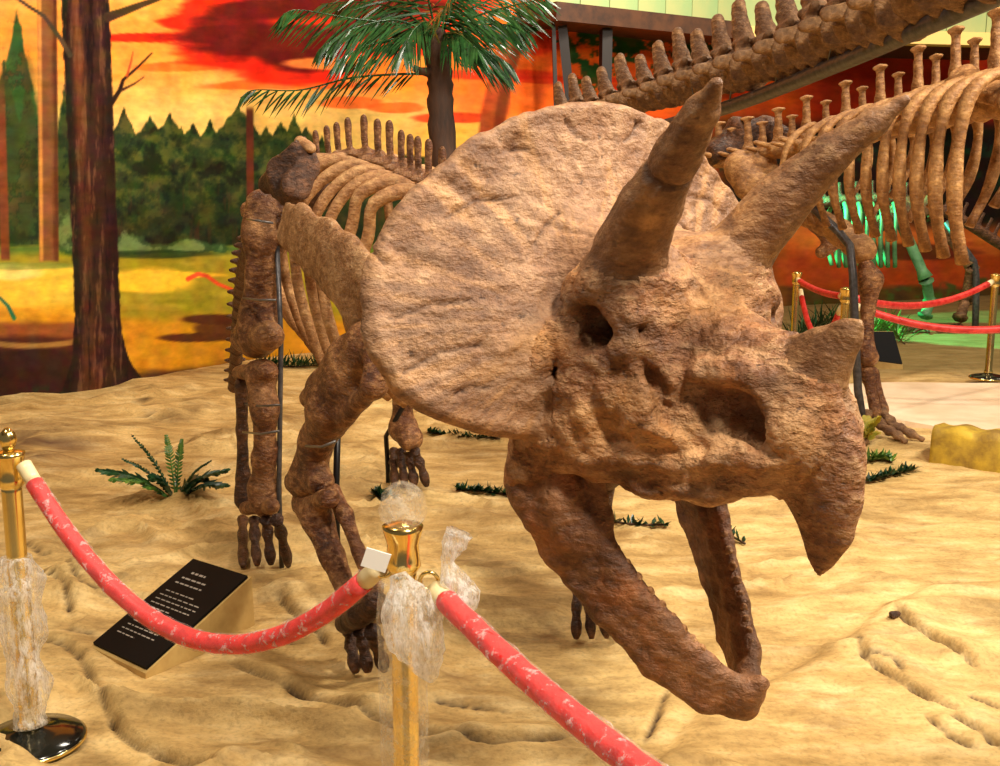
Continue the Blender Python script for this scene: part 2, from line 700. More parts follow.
# ================================================================== the setting
def seg_dist(X, Y, poly):
    """distance to a polyline, and signed side of the nearest segment"""
    best = np.full(X.shape, 1e9)
    side = np.zeros(X.shape)
    tpar = np.zeros(X.shape)
    for i in range(len(poly) - 1):
        a, b = np.asarray(poly[i][:2]), np.asarray(poly[i + 1][:2])
        ab = b - a
        t = np.clip(((X - a[0]) * ab[0] + (Y - a[1]) * ab[1]) / (ab @ ab), 0, 1)
        dx, dy = X - a[0] - t * ab[0], Y - a[1] - t * ab[1]
        dd = np.hypot(dx, dy)
        m = dd < best
        best = np.where(m, dd, best)
        side = np.where(m, np.sign(ab[0] * dy - ab[1] * dx), side)
        tpar = np.where(m, (i + t) / (len(poly) - 1), tpar)
    return best, side, tpar


CRACKS = [   # traced on the photograph, laid on the ground plane: (points, width m, depth m)
    ([(893, 615), (905, 626), (930, 641), (960, 665), (978, 674)], .010, .030),
    ([(858, 655), (866, 666), (895, 685), (930, 705), (960, 715)], .008, .022),
    ([(860, 661), (895, 668), (902, 682)], .006, .016),
    ([(858, 640), (860, 658)], .006, .012),
    ([(923, 716), (950, 738), (975, 750)], .007, .016),
    ([(948, 718), (975, 732), (1010, 756)], .009, .020),
    ([(966, 700), (985, 706), (1010, 716)], .006, .012),
    ([(667, 690), (658, 715), (645, 742)], .007, .018),
    ([(224, 658), (256, 674), (288, 688), (320, 704), (374, 724), (428, 736), (493, 749), (558, 740), (583, 732)], .010, .028),
    ([(98, 694), (108, 718), (120, 736), (140, 750), (180, 766), (230, 780)], .010, .028),
    ([(36, 640), (64, 646), (80, 658), (96, 690)], .009, .024),
    ([(30, 583), (56, 588), (66, 600), (72, 622)], .010, .028),
    ([(46, 575), (72, 584), (84, 600), (108, 603)], .009, .024),
    ([(66, 633), (94, 635)], .007, .016),
    ([(18, 545), (40, 556), (52, 558)], .008, .02),
    ([(276, 598), (292, 612), (316, 632), (328, 646)], .009, .024),
    ([(200, 640), (240, 646), (300, 642)], .010, .020),
    ([(428, 702), (470, 706), (510, 712)], .006, .012),
    ([(140, 385), (146, 400), (150, 416), (175, 420), (205, 412)], .02, .03),
    ([(150, 456), (190, 444), (215, 440)], .014, .02),
]
CR = [([G(*p) for p in pts], wd, dp) for pts, wd, dp in CRACKS]
MOUND = [G(*p) for p in [(640, 780), (690, 715), (760, 680), (830, 645), (880, 605), (930, 588), (1010, 582)]]


def floor_h(X, Y):
    P = xyz(X, Y)
    h = 0.030 * fbm(P, 0.9, 3, 3)
    wp = np.stack([X + 0.25 * fbm(P, 1.1, 3, 9), Y * 1.0 + 0.30 * fbm(P, 1.3, 3, 11), X * 0], 1)
    rid = 1 - np.abs(fbm(wp * np.array([0.55, 1.7, 1]), 1.5, 4, 21)) * 2.2
    h += (0.034 + 0.03 * sst(0.3, -0.6, X)) * np.clip(rid, 0, 1) ** 3
    h += 0.008 * fbm(P, 7, 3, 31)
    d, s, _ = seg_dist(X, Y, MOUND)
    h += np.where(s < 0, 0.035 * np.exp(-(d / 0.5) ** 2) * (1 - np.exp(-(d / 0.05) ** 2)), 0)
    return h


def build_floor():
    ys = [0.6]
    while ys[-1] < 21:
        ys.append(ys[-1] + max(0.008, 0.0012 * ys[-1] ** 2) if ys[-1] < 9 else ys[-1] + 0.25)
    xs = np.concatenate([np.arange(-9, -2.3, 0.12), np.arange(-2.3, 2.5, 0.011), np.arange(2.5, 12.5, 0.1)])
    X, Y = np.meshgrid(xs, np.array(ys))
    nx, ny = X.shape[1], X.shape[0]
    X, Y = X.ravel(), Y.ravel()
    H = floor_h(X, Y)
    crack = np.zeros(len(X))
    near = (Y < 12)
    for pts, wd, dp in CR:
        d, s, t = seg_dist(X[near], Y[near], pts)
        taper = np.clip(np.minimum(t, 1 - t) * 6 + 0.25, 0, 1)
        wob = 0.75 + 0.5 * vnoise(np.stack([t * 14, t * 0 + dp * 900, t * 0], 1), 1, 3)
        wd = max(wd * 1.15, .012)
        dp = dp * 1.45
        g = np.exp(-(d / (wd * 1.25)) ** 2) * taper
        H[near] -= dp * g * wob
        H[near] += dp * 0.9 / (1 + np.exp(-np.clip(s * d / 0.02, -30, 30))) * np.exp(-(d / 0.10) ** 2) * taper
        crack[near] = np.maximum(crack[near], 1.1 * np.exp(-(d / (wd * 0.85)) ** 2) * taper * wob)
    # level where the visitor path and far floor lie
    H *= np.clip((11 - Y) / 2.0, 0.25, 1)
    V = np.stack([X, Y, H], 1)
    i = np.arange(ny - 1)[:, None] * nx + np.arange(nx - 1)[None, :]
    Q = np.stack([i, i + 1, i + nx + 1, i + nx], -1).reshape(-1, 4)
    me = mkmesh('floor', V, Q, 'sand')
    P = xyz(X, Y)
    # worn brown streaks (reddish rock strata by the near post, dirt bands), with a shape of their own
    st = np.zeros(len(X))
    px, py = projv(V)
    e = np.exp(-(((px - 45) / 55) ** 2 + ((py - 445) / 22) ** 2))
    st = np.maximum(st, e * np.clip(0.6 + 1.6 * vnoise(np.stack([px / 90, py / 7, px * 0], 1), 1, 5), 0, 1))
    at = me.attributes.new('crack', 'FLOAT_COLOR', 'POINT')
    far = 0.75 * sst(9.6, 10.4, Y) * sst(1.0, 2.4, X)
    colr = np.stack([np.clip(crack, 0, 1), st, far, np.ones(len(X))], 1).astype(np.float32)
    at.data.foreach_set('color', colr.ravel())
    o = link(bpy.data.objects.new('floor', me), 'floor', None, Matrix())
    tag(o, 'sculpted sandy ochre display floor with folds and cracks', None, None, 'structure')
    return xs, np.array(ys), H.reshape(ny, nx)


FXS, FYS, FH = build_floor()


def fz(x, y):
    j = min(max(np.searchsorted(FXS, x), 1), len(FXS) - 1)
    i = min(max(np.searchsorted(FYS, y), 1), len(FYS) - 1)
    return float(FH[i - 1:i + 1, j - 1:j + 1].mean())


def GF(px, py):
    """where a pixel's ray meets the modelled ground"""
    z = 0.0
    for _ in range(6):
        p = G(px, py, z)
        z = fz(p[0], p[1])
    return G(px, py, z)


# pale visitor path behind the display
pp = [G(*p)[:2] for p in [(838, 389), (900, 387), (960, 388), (1100, 388), (1200, 500), (1010, 452), (960, 437), (905, 427), (872, 424), (846, 414), (834, 400)]]
top = [(p[0], p[1], 0.045) for p in pp]
bot = [(p[0], p[1], -0.15) for p in pp]
k = len(pp)
Fs = [tuple(range(k - 1, -1, -1)), tuple(range(k, 2 * k))] + [(i, (i + 1) % k, k + (i + 1) % k, k + i) for i in range(k)]
tag(obj('floor_path', (top + bot, Fs), 'path_floor', None, False), 'pale cream visitor path behind the sand display', None, None, 'structure')

# ---- mural wall
WALL = [(-10.0, 4.6), (-6.5, 6.9), (-4.06, 8.78), (-3.32, 9.44), (-2.63, 10.78), (-1.2, 12.2), (0.5, 13.6), (3.2, 15.6), (6.0, 16.9), (10.0, 18.6), (15, 20)]


def wall_at(px):
    """plan point where a vertical plane through the pixel column meets the wall"""
    k = (px - 500) / FPX * math.cos(TH) * 0.975
    for i in range(len(WALL) - 1):
        a, b = np.array(WALL[i]), np.array(WALL[i + 1])
        fa, fb = a[0] - k * a[1], b[0] - k * b[1]
        if fa <= 0 <= fb:
            s = -fa / (fb - fa)
            return a + (b - a) * s
    return None


def paint_mural(X, Y):
    n = len(X)
    P = np.stack([X, Y, np.zeros(n)], 1)
    n1, n2, n3 = fbm(P, 1 / 40, 4, 1), fbm(P, 1 / 30, 4, 2), fbm(P, 1 / 9, 3, 3)
    streak = fbm(np.stack([X / 70, Y / 9, X * 0], 1), 1, 4, 4)
    bark = fbm(np.stack([X / 6, Y / 60, X * 0], 1), 1, 5, 5, .65)
    leafy = fbm(P, 1 / 14, 5, 6, 0.65)
    C = np.zeros((n, 3))

    def put(col, m):
        m = np.clip(m, 0, 1)[:, None]
        C[:] = C * (1 - m) + np.array(col, float) * m

    def ellip(cx, cy, rx, ry, soft=0.35, wob=0.35):
        r = np.sqrt(((X - cx) / rx) ** 2 + ((Y - cy) / ry) ** 2) + wob * streak + 0.15 * n1
        return sst(1 + soft / 2, 1 - soft / 2, r)

    # sky
    put((244, 150, 56), np.ones(n))
    put((238, 190, 100), sst(60, 118, Y + 14 * streak))
    put((244, 172, 84), sst(40, -20, Y) * sst(220, 120, X) * 0.8)
    put((240, 104, 34), sst(380, 500, X + 30 * n1) * sst(165, 95, Y + 20 * streak))
    put((222, 84, 22), sst(480, 600, X))
    put((236, 180, 72), sst(560, 470, X) * sst(380, 440, X) * sst(108, 132, Y + 8 * streak))
    put((255, 128, 40), sst(330, 380, X) * sst(460, 400, X) * sst(45, 60, Y) * sst(110, 80, Y))
    for cx, cy, rx, ry in ((175, 67, 45, 5), (290, 85, 90, 5), (350, 103, 30, 6), (395, 108, 26, 5)):
        put((244, 96, 30), ellip(cx, cy, rx, ry) * 0.8)
    for cx, cy, rx, ry in ((270, 38, 112, 34), (225, 8, 40, 22), (300, 68, 66, 17), (150, 38, 45, 5), (185, 24, 30, 7), (390, 30, 70, 28), (380, 5, 130, 18)):
        put((228, 40, 14), ellip(cx, cy, rx, ry))
    for cx, cy, rx, ry in ((255, 38, 84, 19), (300, 55, 40, 20), (270, 10, 50, 12), (350, 5, 110, 14), (380, 26, 50, 12)):
        put((96, 20, 12), ellip(cx, cy, rx, ry, 0.5))
    put((255, 140, 60), ellip(330, 64, 50, 6, 0.4) * 0.9)
    for cx, cy, rx, ry in ((535, 40, 30, 14), (500, 75, 60, 6), (560, 80, 70, 4), (455, 118, 40, 5), (690, 90, 80, 10)):
        put((205, 40, 14), ellip(cx, cy, rx, ry) * 0.75)
    # distant hills/dark on the far right, reddish ground there
    put((168, 44, 16), sst(770, 830, X) * sst(20, 40, Y))
    put((30, 20, 13), sst(690, 740, X) * sst(108, 132, Y + 10 * n1))
    put((24, 44, 26), sst(0.05, 0.3, leafy) * sst(690, 740, X) * sst(120, 150, Y + 10 * n1) * sst(215, 190, Y))
    put((200, 104, 40), sst(740, 800, X) * sst(214, 234, Y + 12 * n1))
    put((164, 66, 22), sst(760, 800, X) * sst(238, 262, Y + 10 * streak))
    put((84, 62, 26), sst(760, 800, X) * sst(284, 292, Y + 6 * streak))
    put((60, 30, 16), ellip(910, 252, 60, 9) * 0.7)
    # foliage high on the right
    fol = sst(0.02, 0.18, leafy + 0.30 * np.exp(-((Y - 45) / 36) ** 2) - 0.14) * sst(555, 575, X) * sst(800, 700, X) * sst(108, 80, Y)
    put((38, 70, 26), fol)
    put((84, 60, 26), fol * sst(0.1, 0.4, n3) * 0.6)
    # painted second palm
    c2 = 512 - (Y - 40) * 0.34 + 0.0012 * (Y - 40) ** 2
    put((156, 66, 28), sst(15, 11, np.abs(X - c2) + 3 * bark) * sst(30, 45, Y) * sst(170, 150, Y))
    put((96, 40, 20), sst(7, 3, np.abs(X - c2 - 7)) * sst(30, 45, Y) * sst(170, 150, Y) * 0.7)
    put((40, 80, 34), (np.hypot((X - 515) / 60, (Y - 18) / 34) < 1) * sst(0.05, 0.2, leafy + 0.5 * np.exp(-(((X - 515) / 45) ** 2 + ((Y - 20) / 22) ** 2)) - 0.3))
    # treeline
    peaks = [(-30, 120), (98, 122), (124, 106), (150, 116), (170, 113), (181, 126), (193, 124), (210, 119), (222, 128), (238, 105), (253, 128), (266, 126), (281, 122), (294, 114), (306, 126), (322, 136), (345, 150), (370, 150), (400, 156), (440, 160), (500, 160)]
    th = np.full(n, 240.0)
    for i, (qx, qy) in enumerate(peaks):
        wd = 0.62 + 0.2 * math.sin(i * 2.3)
        dx = np.abs(X - qx)
        yy = qy + dx / wd + 3 * np.abs(((X * 0.22 + i) % 2) - 1) * (dx > 2)
        th = np.minimum(th, np.where(dx < 34, yy, 240))
    th = np.minimum(th, 142 + 6 * n1 + np.where(X > 320, 16, 0))
    tm = sst(-1.5, 2.0, Y - th + 2 * n3)
    trees = tm * sst(700, 640, X)
    put((44, 58, 26), trees)
    put((86, 88, 36), trees * sst(0.0, 0.4, leafy + 0.2 * n1) * 0.85)
    put((26, 32, 18), trees * sst(0.02, 0.35, -leafy + 0.3 * n2) * 0.9)
    put((84, 50, 26), trees * sst(0.15, 0.4, bark) * sst(170, 215, Y) * 0.6)
    put((34, 34, 20), trees * sst(170, 240, Y) * 0.45)
    # thin painted trunk and left conifers
    put((92, 44, 24), sst(4.5, 2.8, np.abs(X - 250 - (Y - 150) * 0.005)) * sst(104, 112, Y) * sst(240, 220, Y))
    lm = sst(44, 32, X + 10 * leafy - 0.05 * (Y - 100)) * sst(40, 130, Y + 40 * leafy) * sst(262, 248, Y)
    put((66, 70, 30), lm)
    for qx, qy, kk in ((17, 8, 5.2), (4, 60, 4.0), (28, 80, 5.0), (64, 84, 7.0)):
        m = sst(1.5, -1.5, np.abs(X - qx) - (Y - qy) / kk - 2.5 * n3) * sst(255, 235, Y) * (Y > qy)
        m = np.where(np.abs(X - qx) < 26, m, 0)
        put((52, 84, 38) if qx == 17 else (58, 70, 32), m)
        put((28, 40, 22), m * sst(0, 0.3, leafy) * 0.8)
    put((120, 96, 44), sst(0.12, 0.3, leafy) * sst(40, 20, X) * sst(0, 40, Y) * sst(250, 200, Y) * 0.5)
    # meadow
    gy = 247 + 3 * n1
    gr = sst(-2, 2, Y - gy) * sst(700, 640, X)
    put((150, 134, 30), gr)
    put((172, 148, 44), gr * sst(0.0, 0.3, streak) * 0.6)
    put((92, 112, 44), gr * sst(258, 248, Y))
    bsh = np.exp(-(((X - 133) / 17) ** 2 + ((Y - 243) / 10) ** 2)) + np.exp(-(((X - 190) / 24) ** 2 + ((Y - 245) / 6) ** 2)) + np.exp(-(((X - 68) / 13) ** 2 + ((Y - 238) / 20) ** 2)) + np.exp(-(((X - 165) / 70) ** 2 + ((Y - 249) / 4) ** 2))
    put((58, 78, 38), sst(0.3, 0.6, bsh + 0.5 * leafy) * sst(0.08, 0.2, bsh))
    put((120, 140, 78), sst(0.45, 0.9, bsh + 0.9 * leafy - 0.02 * (Y - 238)) * 0.75 * sst(0.08, 0.2, bsh))
    put((36, 52, 24), ellip(150, 254, 70, 4, 0.6, 0.3) * 0.8)
    put((244, 190, 50), ellip(150, 281, 42, 12, 0.5, 0.2) + ellip(170, 275, 55, 3, 0.6, 0.2))
    put((198, 132, 26), gr * sst(305, 330, Y + 6 * streak) * sst(110, 125, X))
    lf = sst(262, 274, Y + 3 * streak) * sst(84, 78, X)
    put((238, 190, 60), lf)
    put((250, 216, 120), ellip(12, 272, 30, 8, 0.5) * 0.8)
    put((128, 140, 56), ellip(20, 266, 60, 4, 0.5) * 0.7)
    put((206, 138, 30), lf * sst(300, 318, Y + 6 * streak))
    # fallen-shadow shapes painted on the meadow
    put((90, 46, 22), ellip(196, 338, 38, 4.5, 0.4, 0.25) + ellip(218, 319, 36, 5, 0.4, 0.2) + ellip(222, 329, 26, 10, 0.4, 0.2) * 0.9)
    put((88, 50, 26), sst(360, 366, Y - (X - 230) * -0.10 + 4 * streak) * sst(120, 135, X) * sst(700, 600, X))
    put((70, 80, 30), sst(366, 372, Y - (X - 230) * -0.12 + 4 * streak) * sst(120, 135, X) * sst(0.0, 0.3, n3))
    # painted brown ground at the foot of the trunk
    bg = sst(318, 326, Y + 5 * streak) * sst(90, 84, X)
    put((140, 78, 36), bg)
    put((74, 38, 24), sst(332, 340, Y + 4 * streak + 0.0 * X) * sst(90, 84, X))
    put((170, 128, 60), sst(4, 1.5, np.abs(Y - 344 + 0.0022 * (X - 30) ** 2 - 2)) * sst(90, 70, X) * 0.8)
    put((52, 28, 20), sst(347, 353, Y + 3 * n1) * sst(100, 90, X))
    put((34, 44, 22), sst(0.05, 0.3, n3) * sst(384, 394, Y + 0.06 * X) * sst(150, 120, X) * 0.8)
    # mid trunks
    tr = sst(1.2, -1.2, np.abs(X - (47 + 0.008 * Y)) - 9.5) * sst(263, 259, Y)
    put((128, 78, 44), tr)
    put((206, 136, 64), tr * sst(42.5, 40, X - 0.008 * Y))
    put((84, 44, 24), tr * sst(50, 55, X - 0.008 * Y + 3 * bark) * 0.85)
    t2 = sst(1.2, -1.2, np.abs(X - (3 + 0.03 * (Y - 180))) - 4.5) * sst(262, 258, Y) * sst(60, 130, Y)
    put((126, 64, 34), t2)
    # great trunk with flaring foot
    fl = np.clip((Y - 250) / 138, 0, 1)
    le = 62 + 0.045 * Y - 16 * fl ** 4 - 4 * sst(330, 300, Y) * 0
    re = 108.5 + 0.034 * Y + 32 * fl ** 6
    big = sst(1.5, -0.5, le - X + 1.2 * n3) * sst(1.5, -0.5, X - re + 1.2 * n3)
    put((60, 36, 26), big)
    u = (X - le) / np.maximum(re - le, 1)
    put((116, 66, 36), big * sst(0.14, 0.26, u) * sst(0.46, 0.32, u + 0.25 * bark) * 0.8)
    put((30, 30, 18), big * sst(0.16, 0.06, u + 0.1 * bark))
    put((38, 22, 18), big * sst(0.72, 0.98, u + 0.15 * bark))
    put((44, 24, 18), big * sst(0.08, 0.35, bark) * 0.75)
    put((46, 24, 16), big * sst(60, 200, Y) * 0.45)
    put((124, 82, 54), big * sst(0.15, 0.4, -bark) * 0.55)
    put((30, 18, 14), big * sst(0.22, 0.45, bark) * 0.8)
    # branches

    def branch(pts, w0, w1, col):
        d, s_, tt = seg_dist(X, Y, pts)
        put(col, sst(0.8, -0.8, d - (w0 + (w1 - w0) * tt)))
    branch([(108, 17), (120, 13), (138, 6), (155, 0), (175, -8)], 5, 1.6, (66, 44, 28))
    branch([(111, 104), (120, 90), (123, 80), (138, 67), (152, 53)], 2.6, 0.7, (44, 24, 16))
    branch([(122, 90), (134, 84), (144, 77)], 1.4, 0.4, (70, 34, 20))
    branch([(127, 76), (131, 62), (133, 52)], 1.2, 0.4, (180, 70, 30))
    branch([(70, 55), (60, 38), (44, 16), (28, 6), (14, -4)], 2.6, 1.3, (74, 58, 44))
    branch([(0, 298), (8, 306), (14, 318)], 1.4, 2.2, (40, 110, 70))
    # painted red strip
    branch([(188, 279), (198, 274), (207, 276), (218, 284), (233, 290)], 2.4, 1.6, (240, 84, 44))
    br = 1 + 0.10 * n3 + 0.10 * fbm(np.stack([X / 16, Y / 6, X * 0], 1), 1, 3, 61)
    C *= br[:, None]
    C += 10 * np.stack([fbm(P, 1 / 11, 3, 62), fbm(P, 1 / 11, 3, 63), fbm(P, 1 / 11, 3, 64)], 1)
    return np.clip(C, 0, 255)


def build_mural():
    cols = []
    for px in list(np.arange(-420, -30, 12)) + list(np.arange(-30, 470, 1.25)) + list(np.arange(470, 1030, 2.2)) + list(np.arange(1030, 1250, 12)):
        p = wall_at(px)
        if p is not None:
            cols.append(p)
    zs = np.concatenate([np.arange(-0.1, 3.7, 0.0135), np.arange(3.7, 6.45, 0.12)])
    cols = np.array(cols)
    nx, nz = len(cols), len(zs)
    V = np.zeros((nz, nx, 3))
    V[:, :, :2] = cols[None]
    V[:, :, 2] = zs[:, None]
    V = V.reshape(-1, 3)
    i = np.arange(nz - 1)[:, None] * nx + np.arange(nx - 1)[None, :]
    Q = np.stack([i, i + 1, i + nx + 1, i + nx], -1).reshape(-1, 4)
    me = mkmesh('wall_back', V, Q, 'mural_paint')
    px, py = projv(V)
    c = paint_mural(px, py) / 255.0
    c = np.where(c <= 0.04045, c / 12.92, ((c + 0.055) / 1.055) ** 2.4)
    at = me.attributes.new('paint', 'FLOAT_COLOR', 'POINT')
    at.data.foreach_set('color', np.concatenate([c, np.ones((len(c), 1))], 1).astype(np.float32).ravel())
    o = link(bpy.data.objects.new('wall_back', me), 'wall_back', None, Matrix())
    tag(o, 'painted mural wall of a sunset forest with tall trunks and meadow', None, None, 'structure')


build_mural()
tag(obj('ceiling', box((1.5, 9, 6.55), 30, 26, 0.2), 'ceiling_paint', None, False), 'plain gallery ceiling', None, None, 'structure')

# ---- mezzanine edge running along the mural
ZB = 3.53


def at_z(px, py, z):
    r = ray(px, py)
    return CAM + r * ((z - CAM[2]) / r[2])


MZ = [at_z(548, 22, ZB), at_z(740, 41, ZB), at_z(1060, 49, ZB)]
mz = empty('mezzanine', (MZ[1][0], MZ[1][1], ZB), 'pale green panelled mezzanine edge with brown beam over the mural', None)
mz['kind'] = 'structure'
for i in range(2):
    a, b = MZ[i], MZ[i + 1]
    d = unit(b - a)
    nrm = np.array([d[1], -d[0], 0])
    L = np.linalg.norm(b - a)
    mid = (a + b) / 2
    if i == 0:
        obj('beam', box(mid + np.array([0, 0, 0.10]) + nrm * 0.05, L, 0.22, 0.2, (d, nrm, np.array([0, 0, 1.]))), 'beam', mz, False)
        zf = 0.2
    else:
        obj('edge_strip', box(mid + np.array([0, 0, 0.08]) + nrm * 0.05, L, 0.22, 0.16, (d, nrm, np.array([0, 0, 1.]))), 'fascia_trim', mz, False)
        zf = 0.16
    n = 7 if i == 0 else 8
    for j in range(n):
        c = a + d * L * (j + 0.5) / n
        obj('fascia_panel', box(c + np.array([0, 0, zf + 0.65]), L / n - 0.012, 0.06, 1.3, (d, nrm, np.array([0, 0, 1.]))), 'fascia', mz, False)
    obj('floor_slab', box(mid - nrm * 0.9 + np.array([0, 0, 0.12]), L, 1.6, 0.16, (d, nrm, np.array([0, 0, 1.]))), 'beam', mz, False)
for px, lean, r in ((572, -9, 0.075), (607, 0, 0.085), (557, -3, 0.03)):
    tp = at_z(px + lean, 22 + (px - 548) * 0.1, ZB - 0.01)
    tp = tp + np.array([0, 0.12, 0])
    bt = np.array([tp[0] - lean * 0.045, tp[1], fz(tp[0], tp[1])])
    obj('support_post', sweep([bt, tp], r, 4), 'dark_post', mz, False)


# ================================================================== horned dinosaur skeleton
aS = math.radians(38)
SF = np.array([math.sin(aS), -math.cos(aS), 0])
SL = np.array([math.cos(aS), math.sin(aS), 0])
SO = AY(676, 263, 2.65)


def SK(px, py, lat):
    """pixel at a lateral offset from the skull's mid-plane -> skull coordinates (forward, left, up)"""
    r = ray(px, py)
    p = CAM + r * ((lat - (CAM - SO) @ SL) / (r @ SL)) - SO
    return np.array([p @ SF, lat, p[2]])


def sk_world(V):
    V = np.asarray(V)
    return SO + V[:, :1] * SF + V[:, 1:2] * SL + V[:, 2:3] * np.array([0, 0, 1.0])


FM = np.array([-0.077, 3.80, 0])
BF = unit((0.723, -1.615, 0))
BL = np.array([-BF[1], BF[0], 0])


def B(px, py, lat):
    """pixel at a lateral offset from the body's mid-plane -> world"""
    r = ray(px, py)
    return CAM + r * ((lat - (CAM - FM) @ BL) / (r @ BL))


tri = empty('horned_dinosaur_skeleton', (-0.2, 4.3, 0), 'brown three-horned dinosaur skeleton with round bony frill and open jaw', 'skeleton')


def build_skull():
    h = 0.008
    s = SDF((-0.78, -0.96, -0.78), (0.66, 0.0, 0.52), h)
    s.ax[1] = s.ax[1] - s.ax[1][-1]          # last layer exactly on the mid-plane
    s.lo[1] = s.ax[1][0]
    FACE, FRILL, HORN, NOSE, BEAK = 0, 1, 2, 3, 4
    # ---- frill: saddle sheet with traced outline
    be = math.radians(70)
    Vv = np.array([-math.cos(be), 0, math.sin(be)])
    Nn = np.array([math.sin(be), 0, math.cos(be)])
    P0 = np.array([-0.2, 0, 0.0])
    out = np.array([(0, .415), (.08, .412), (.15, .402), (.22, .392), (.3, .365), (.37, .342), (.44, .295), (.51, .25), (.585, .195), (.65, .125), (.70, .05), (.727, -.03), (.735, -.1), (.725, -.18), (.695, -.25), (.64, -.305), (.54, -.365), (.42, -.405), (.28, -.42), (.12, -.42), (0, -.42)])
    cv = -0.05
    thv = np.arctan2(out[:, 1] - cv, out[:, 0])
    rr = np.hypot(out[:, 0], out[:, 1] - cv)
    od = np.argsort(thv)
    X, Y, Zz = s.ax[0][:, None, None], s.ax[1][None, :, None], s.ax[2][None, None, :]
    dx, dz = X - P0[0], Zz - P0[2]
    v = (dx * Vv[0] + dz * Vv[2])
    wv = (dx * Nn[0] + dz * Nn[2])
    u = np.abs(Y) + 0 * v
    rim = 0.10 * np.clip((v - 0.1) / 0.3, 0, 1) ** 2 * 0.5
    wv = wv + 0.2 * u * u - rim + 0.05 * np.clip((-v - 0.1) / 0.3, 0, 1) ** 2
    ang = np.arctan2(v - cv, u)
    rho = np.sqrt(u * u + (v - cv) ** 2)
    R = np.interp(ang.ravel(), thv[od], rr[od]).reshape(ang.shape)
    R = R + 0.005 * np.interp(ang.ravel(), np.linspace(-1.6, 1.6, 27), np.sin(np.arange(27) * 2.7 + 1) * (0.4 + 0.6 * np.cos(np.arange(27) * 1.3) ** 2)).reshape(ang.shape)
    thick = 0.020 + 0.030 * np.clip(1 - rho / 0.55, 0, 1) + 0.007 * np.exp(-((rho - R + 0.03) / 0.03) ** 2)
    e1 = np.abs(wv) - thick
    e2 = rho - R + 0.02
    hh = np.maximum(0.03 - np.abs(e1 - e2), 0) / 0.03
    e = np.maximum(e1, e2) + hh * hh * 0.03 * 0.25
    s.d = np.minimum(s.d, e.astype(np.float32))
    s.lab[:] = FRILL
    kw = dict(lab=FACE)
    # ---- cranium, bridge of the nose
    s.ell((-0.10, 0, -0.13), (0.19, 0.21, 0.14), 0.09, FACE)
    s.chain([(-.02, 0, -.18), (.13, 0, -.235), (.27, 0, -.262), (.40, 0, -.31)], [.135, .12, .105, .09], 0.06, **kw)
    s.cone((-.06, -.10, -.12), .12, (.02, -.16, -.12), .11, 0.06, **kw)
    s.cone((.0, -.07, -.09), .06, (.22, -.03, -.185), .04, 0.05, **kw)
    # eye socket boss
    s.ell((-.01, -.205, -.14), (.105, .07, .10), 0.05, FACE)
    s.chain([(-.07, -.235, -.07), (.0, -.25, -.045), (.07, -.225, -.09), (.085, -.215, -.16)], [.032, .034, .034, .03], 0.03, **kw)
    s.chain([(-.07, -.235, -.07), (-.095, -.245, -.15), (-.04, -.25, -.22), (.06, -.225, -.21)], [.03, .03, .034, .03], 0.03, **kw)
    # cheek down to the jugal, side of the muzzle
    s.chain([(-.02, -.20, -.22), (-.06, -.24, -.33), (-.13, -.27, -.42), (-.19, -.30, -.50)], [.095, .085, .065, .035], 0.05, flat=(0, 1, 0), q=0.7, **kw)
    s.chain([(.05, -.16, -.22), (.10, -.155, -.32), (.10, -.15, -.42)], [.10, .085, .065], 0.05, **kw)
    s.chain([(-.13, -.255, -.41), (-.02, -.215, -.435), (.10, -.165, -.455), (.22, -.115, -.455), (.34, -.06, -.425)], [.055, .06, .062, .058, .055], 0.04, **kw)
    s.chain([(.05, -.12, -.40), (.14, -.10, -.50), (.24, -.075, -.48)], [.06, .03, .03], 0.04, **kw)
    s.chain([(-.10, -.2, -.25), (-.19, -.25, -.35), SK(536, 455, -.27), SK(524, 480, -.275)], [.08, .065, .055, .042], 0.05, **kw)
    s.chain([SK(640, 372, -.21), SK(672, 425, -.19), SK(705, 455, -.155), SK(762, 462, -.095)], [.026, .03, .026, .022], 0.025, **kw)
    s.chain([SK(700, 372, -.14), SK(745, 376, -.10), SK(785, 398, -.07)], [.022, .022, .024], 0.04, **kw)
    s.chain([(-.08, -.2, -.18), (-.18, -.33, -.24), (-.25, -.46, -.22)], [.085, .055, .03], 0.06, **kw)
    s.chain([(-.02, -.12, -.04), (-.15, -.12, .00), (-.23, -.13, .07)], [.11, .05, .015], 0.10, lab=FRILL)
    # bar under the nostril and wall behind it
    s.chain([(.12, -.14, -.30), (.20, -.115, -.39), (.32, -.075, -.405)], [.04, .038, .035], 0.03, **kw)
    s.cone((.30, -.04, -.33), .075, (.40, -.02, -.36), .08, 0.05, **kw)
    # beak
    s.chain([(.385, 0, -.325), (.425, 0, -.40), (.45, 0, -.48)], [.108, .106, .086], 0.04, flat=(0, 1, 0), q=0.62, lab=BEAK)
    s.chain([(.45, 0, -.48), (.458, 0, -.55), (.450, 0, -.61), (.446, 0, -.648)], [.086, .062, .034, .014], 0.02, flat=(0, 1, 0), q=0.5, lab=BEAK)
    # nose horn
    s.chain([(.375, 0, -.245), (.435, 0, -.175), (.482, 0, -.128), (.511, 0, -.100)], [.092, .060, .034, .012], 0.05, kj=0.02, flat=(0, 1, 0), q=0.72, lab=NOSE)
    s.cone((.33, 0, -.225), .075, (.42, 0, -.19), .05, 0.04, flat=(0, 1, 0), q=.7, lab=NOSE)
    # brow horns
    hp = [(-.03, -.19, -.075), (.035, -.195, .03), (.13, -.222, .145), (.235, -.255, .25), (.325, -.29, .325), (.385, -.316, .372)]
    s.chain(hp, [.092, .082, .066, .050, .034, .013], 0.035, kj=0.012, lab=HORN)
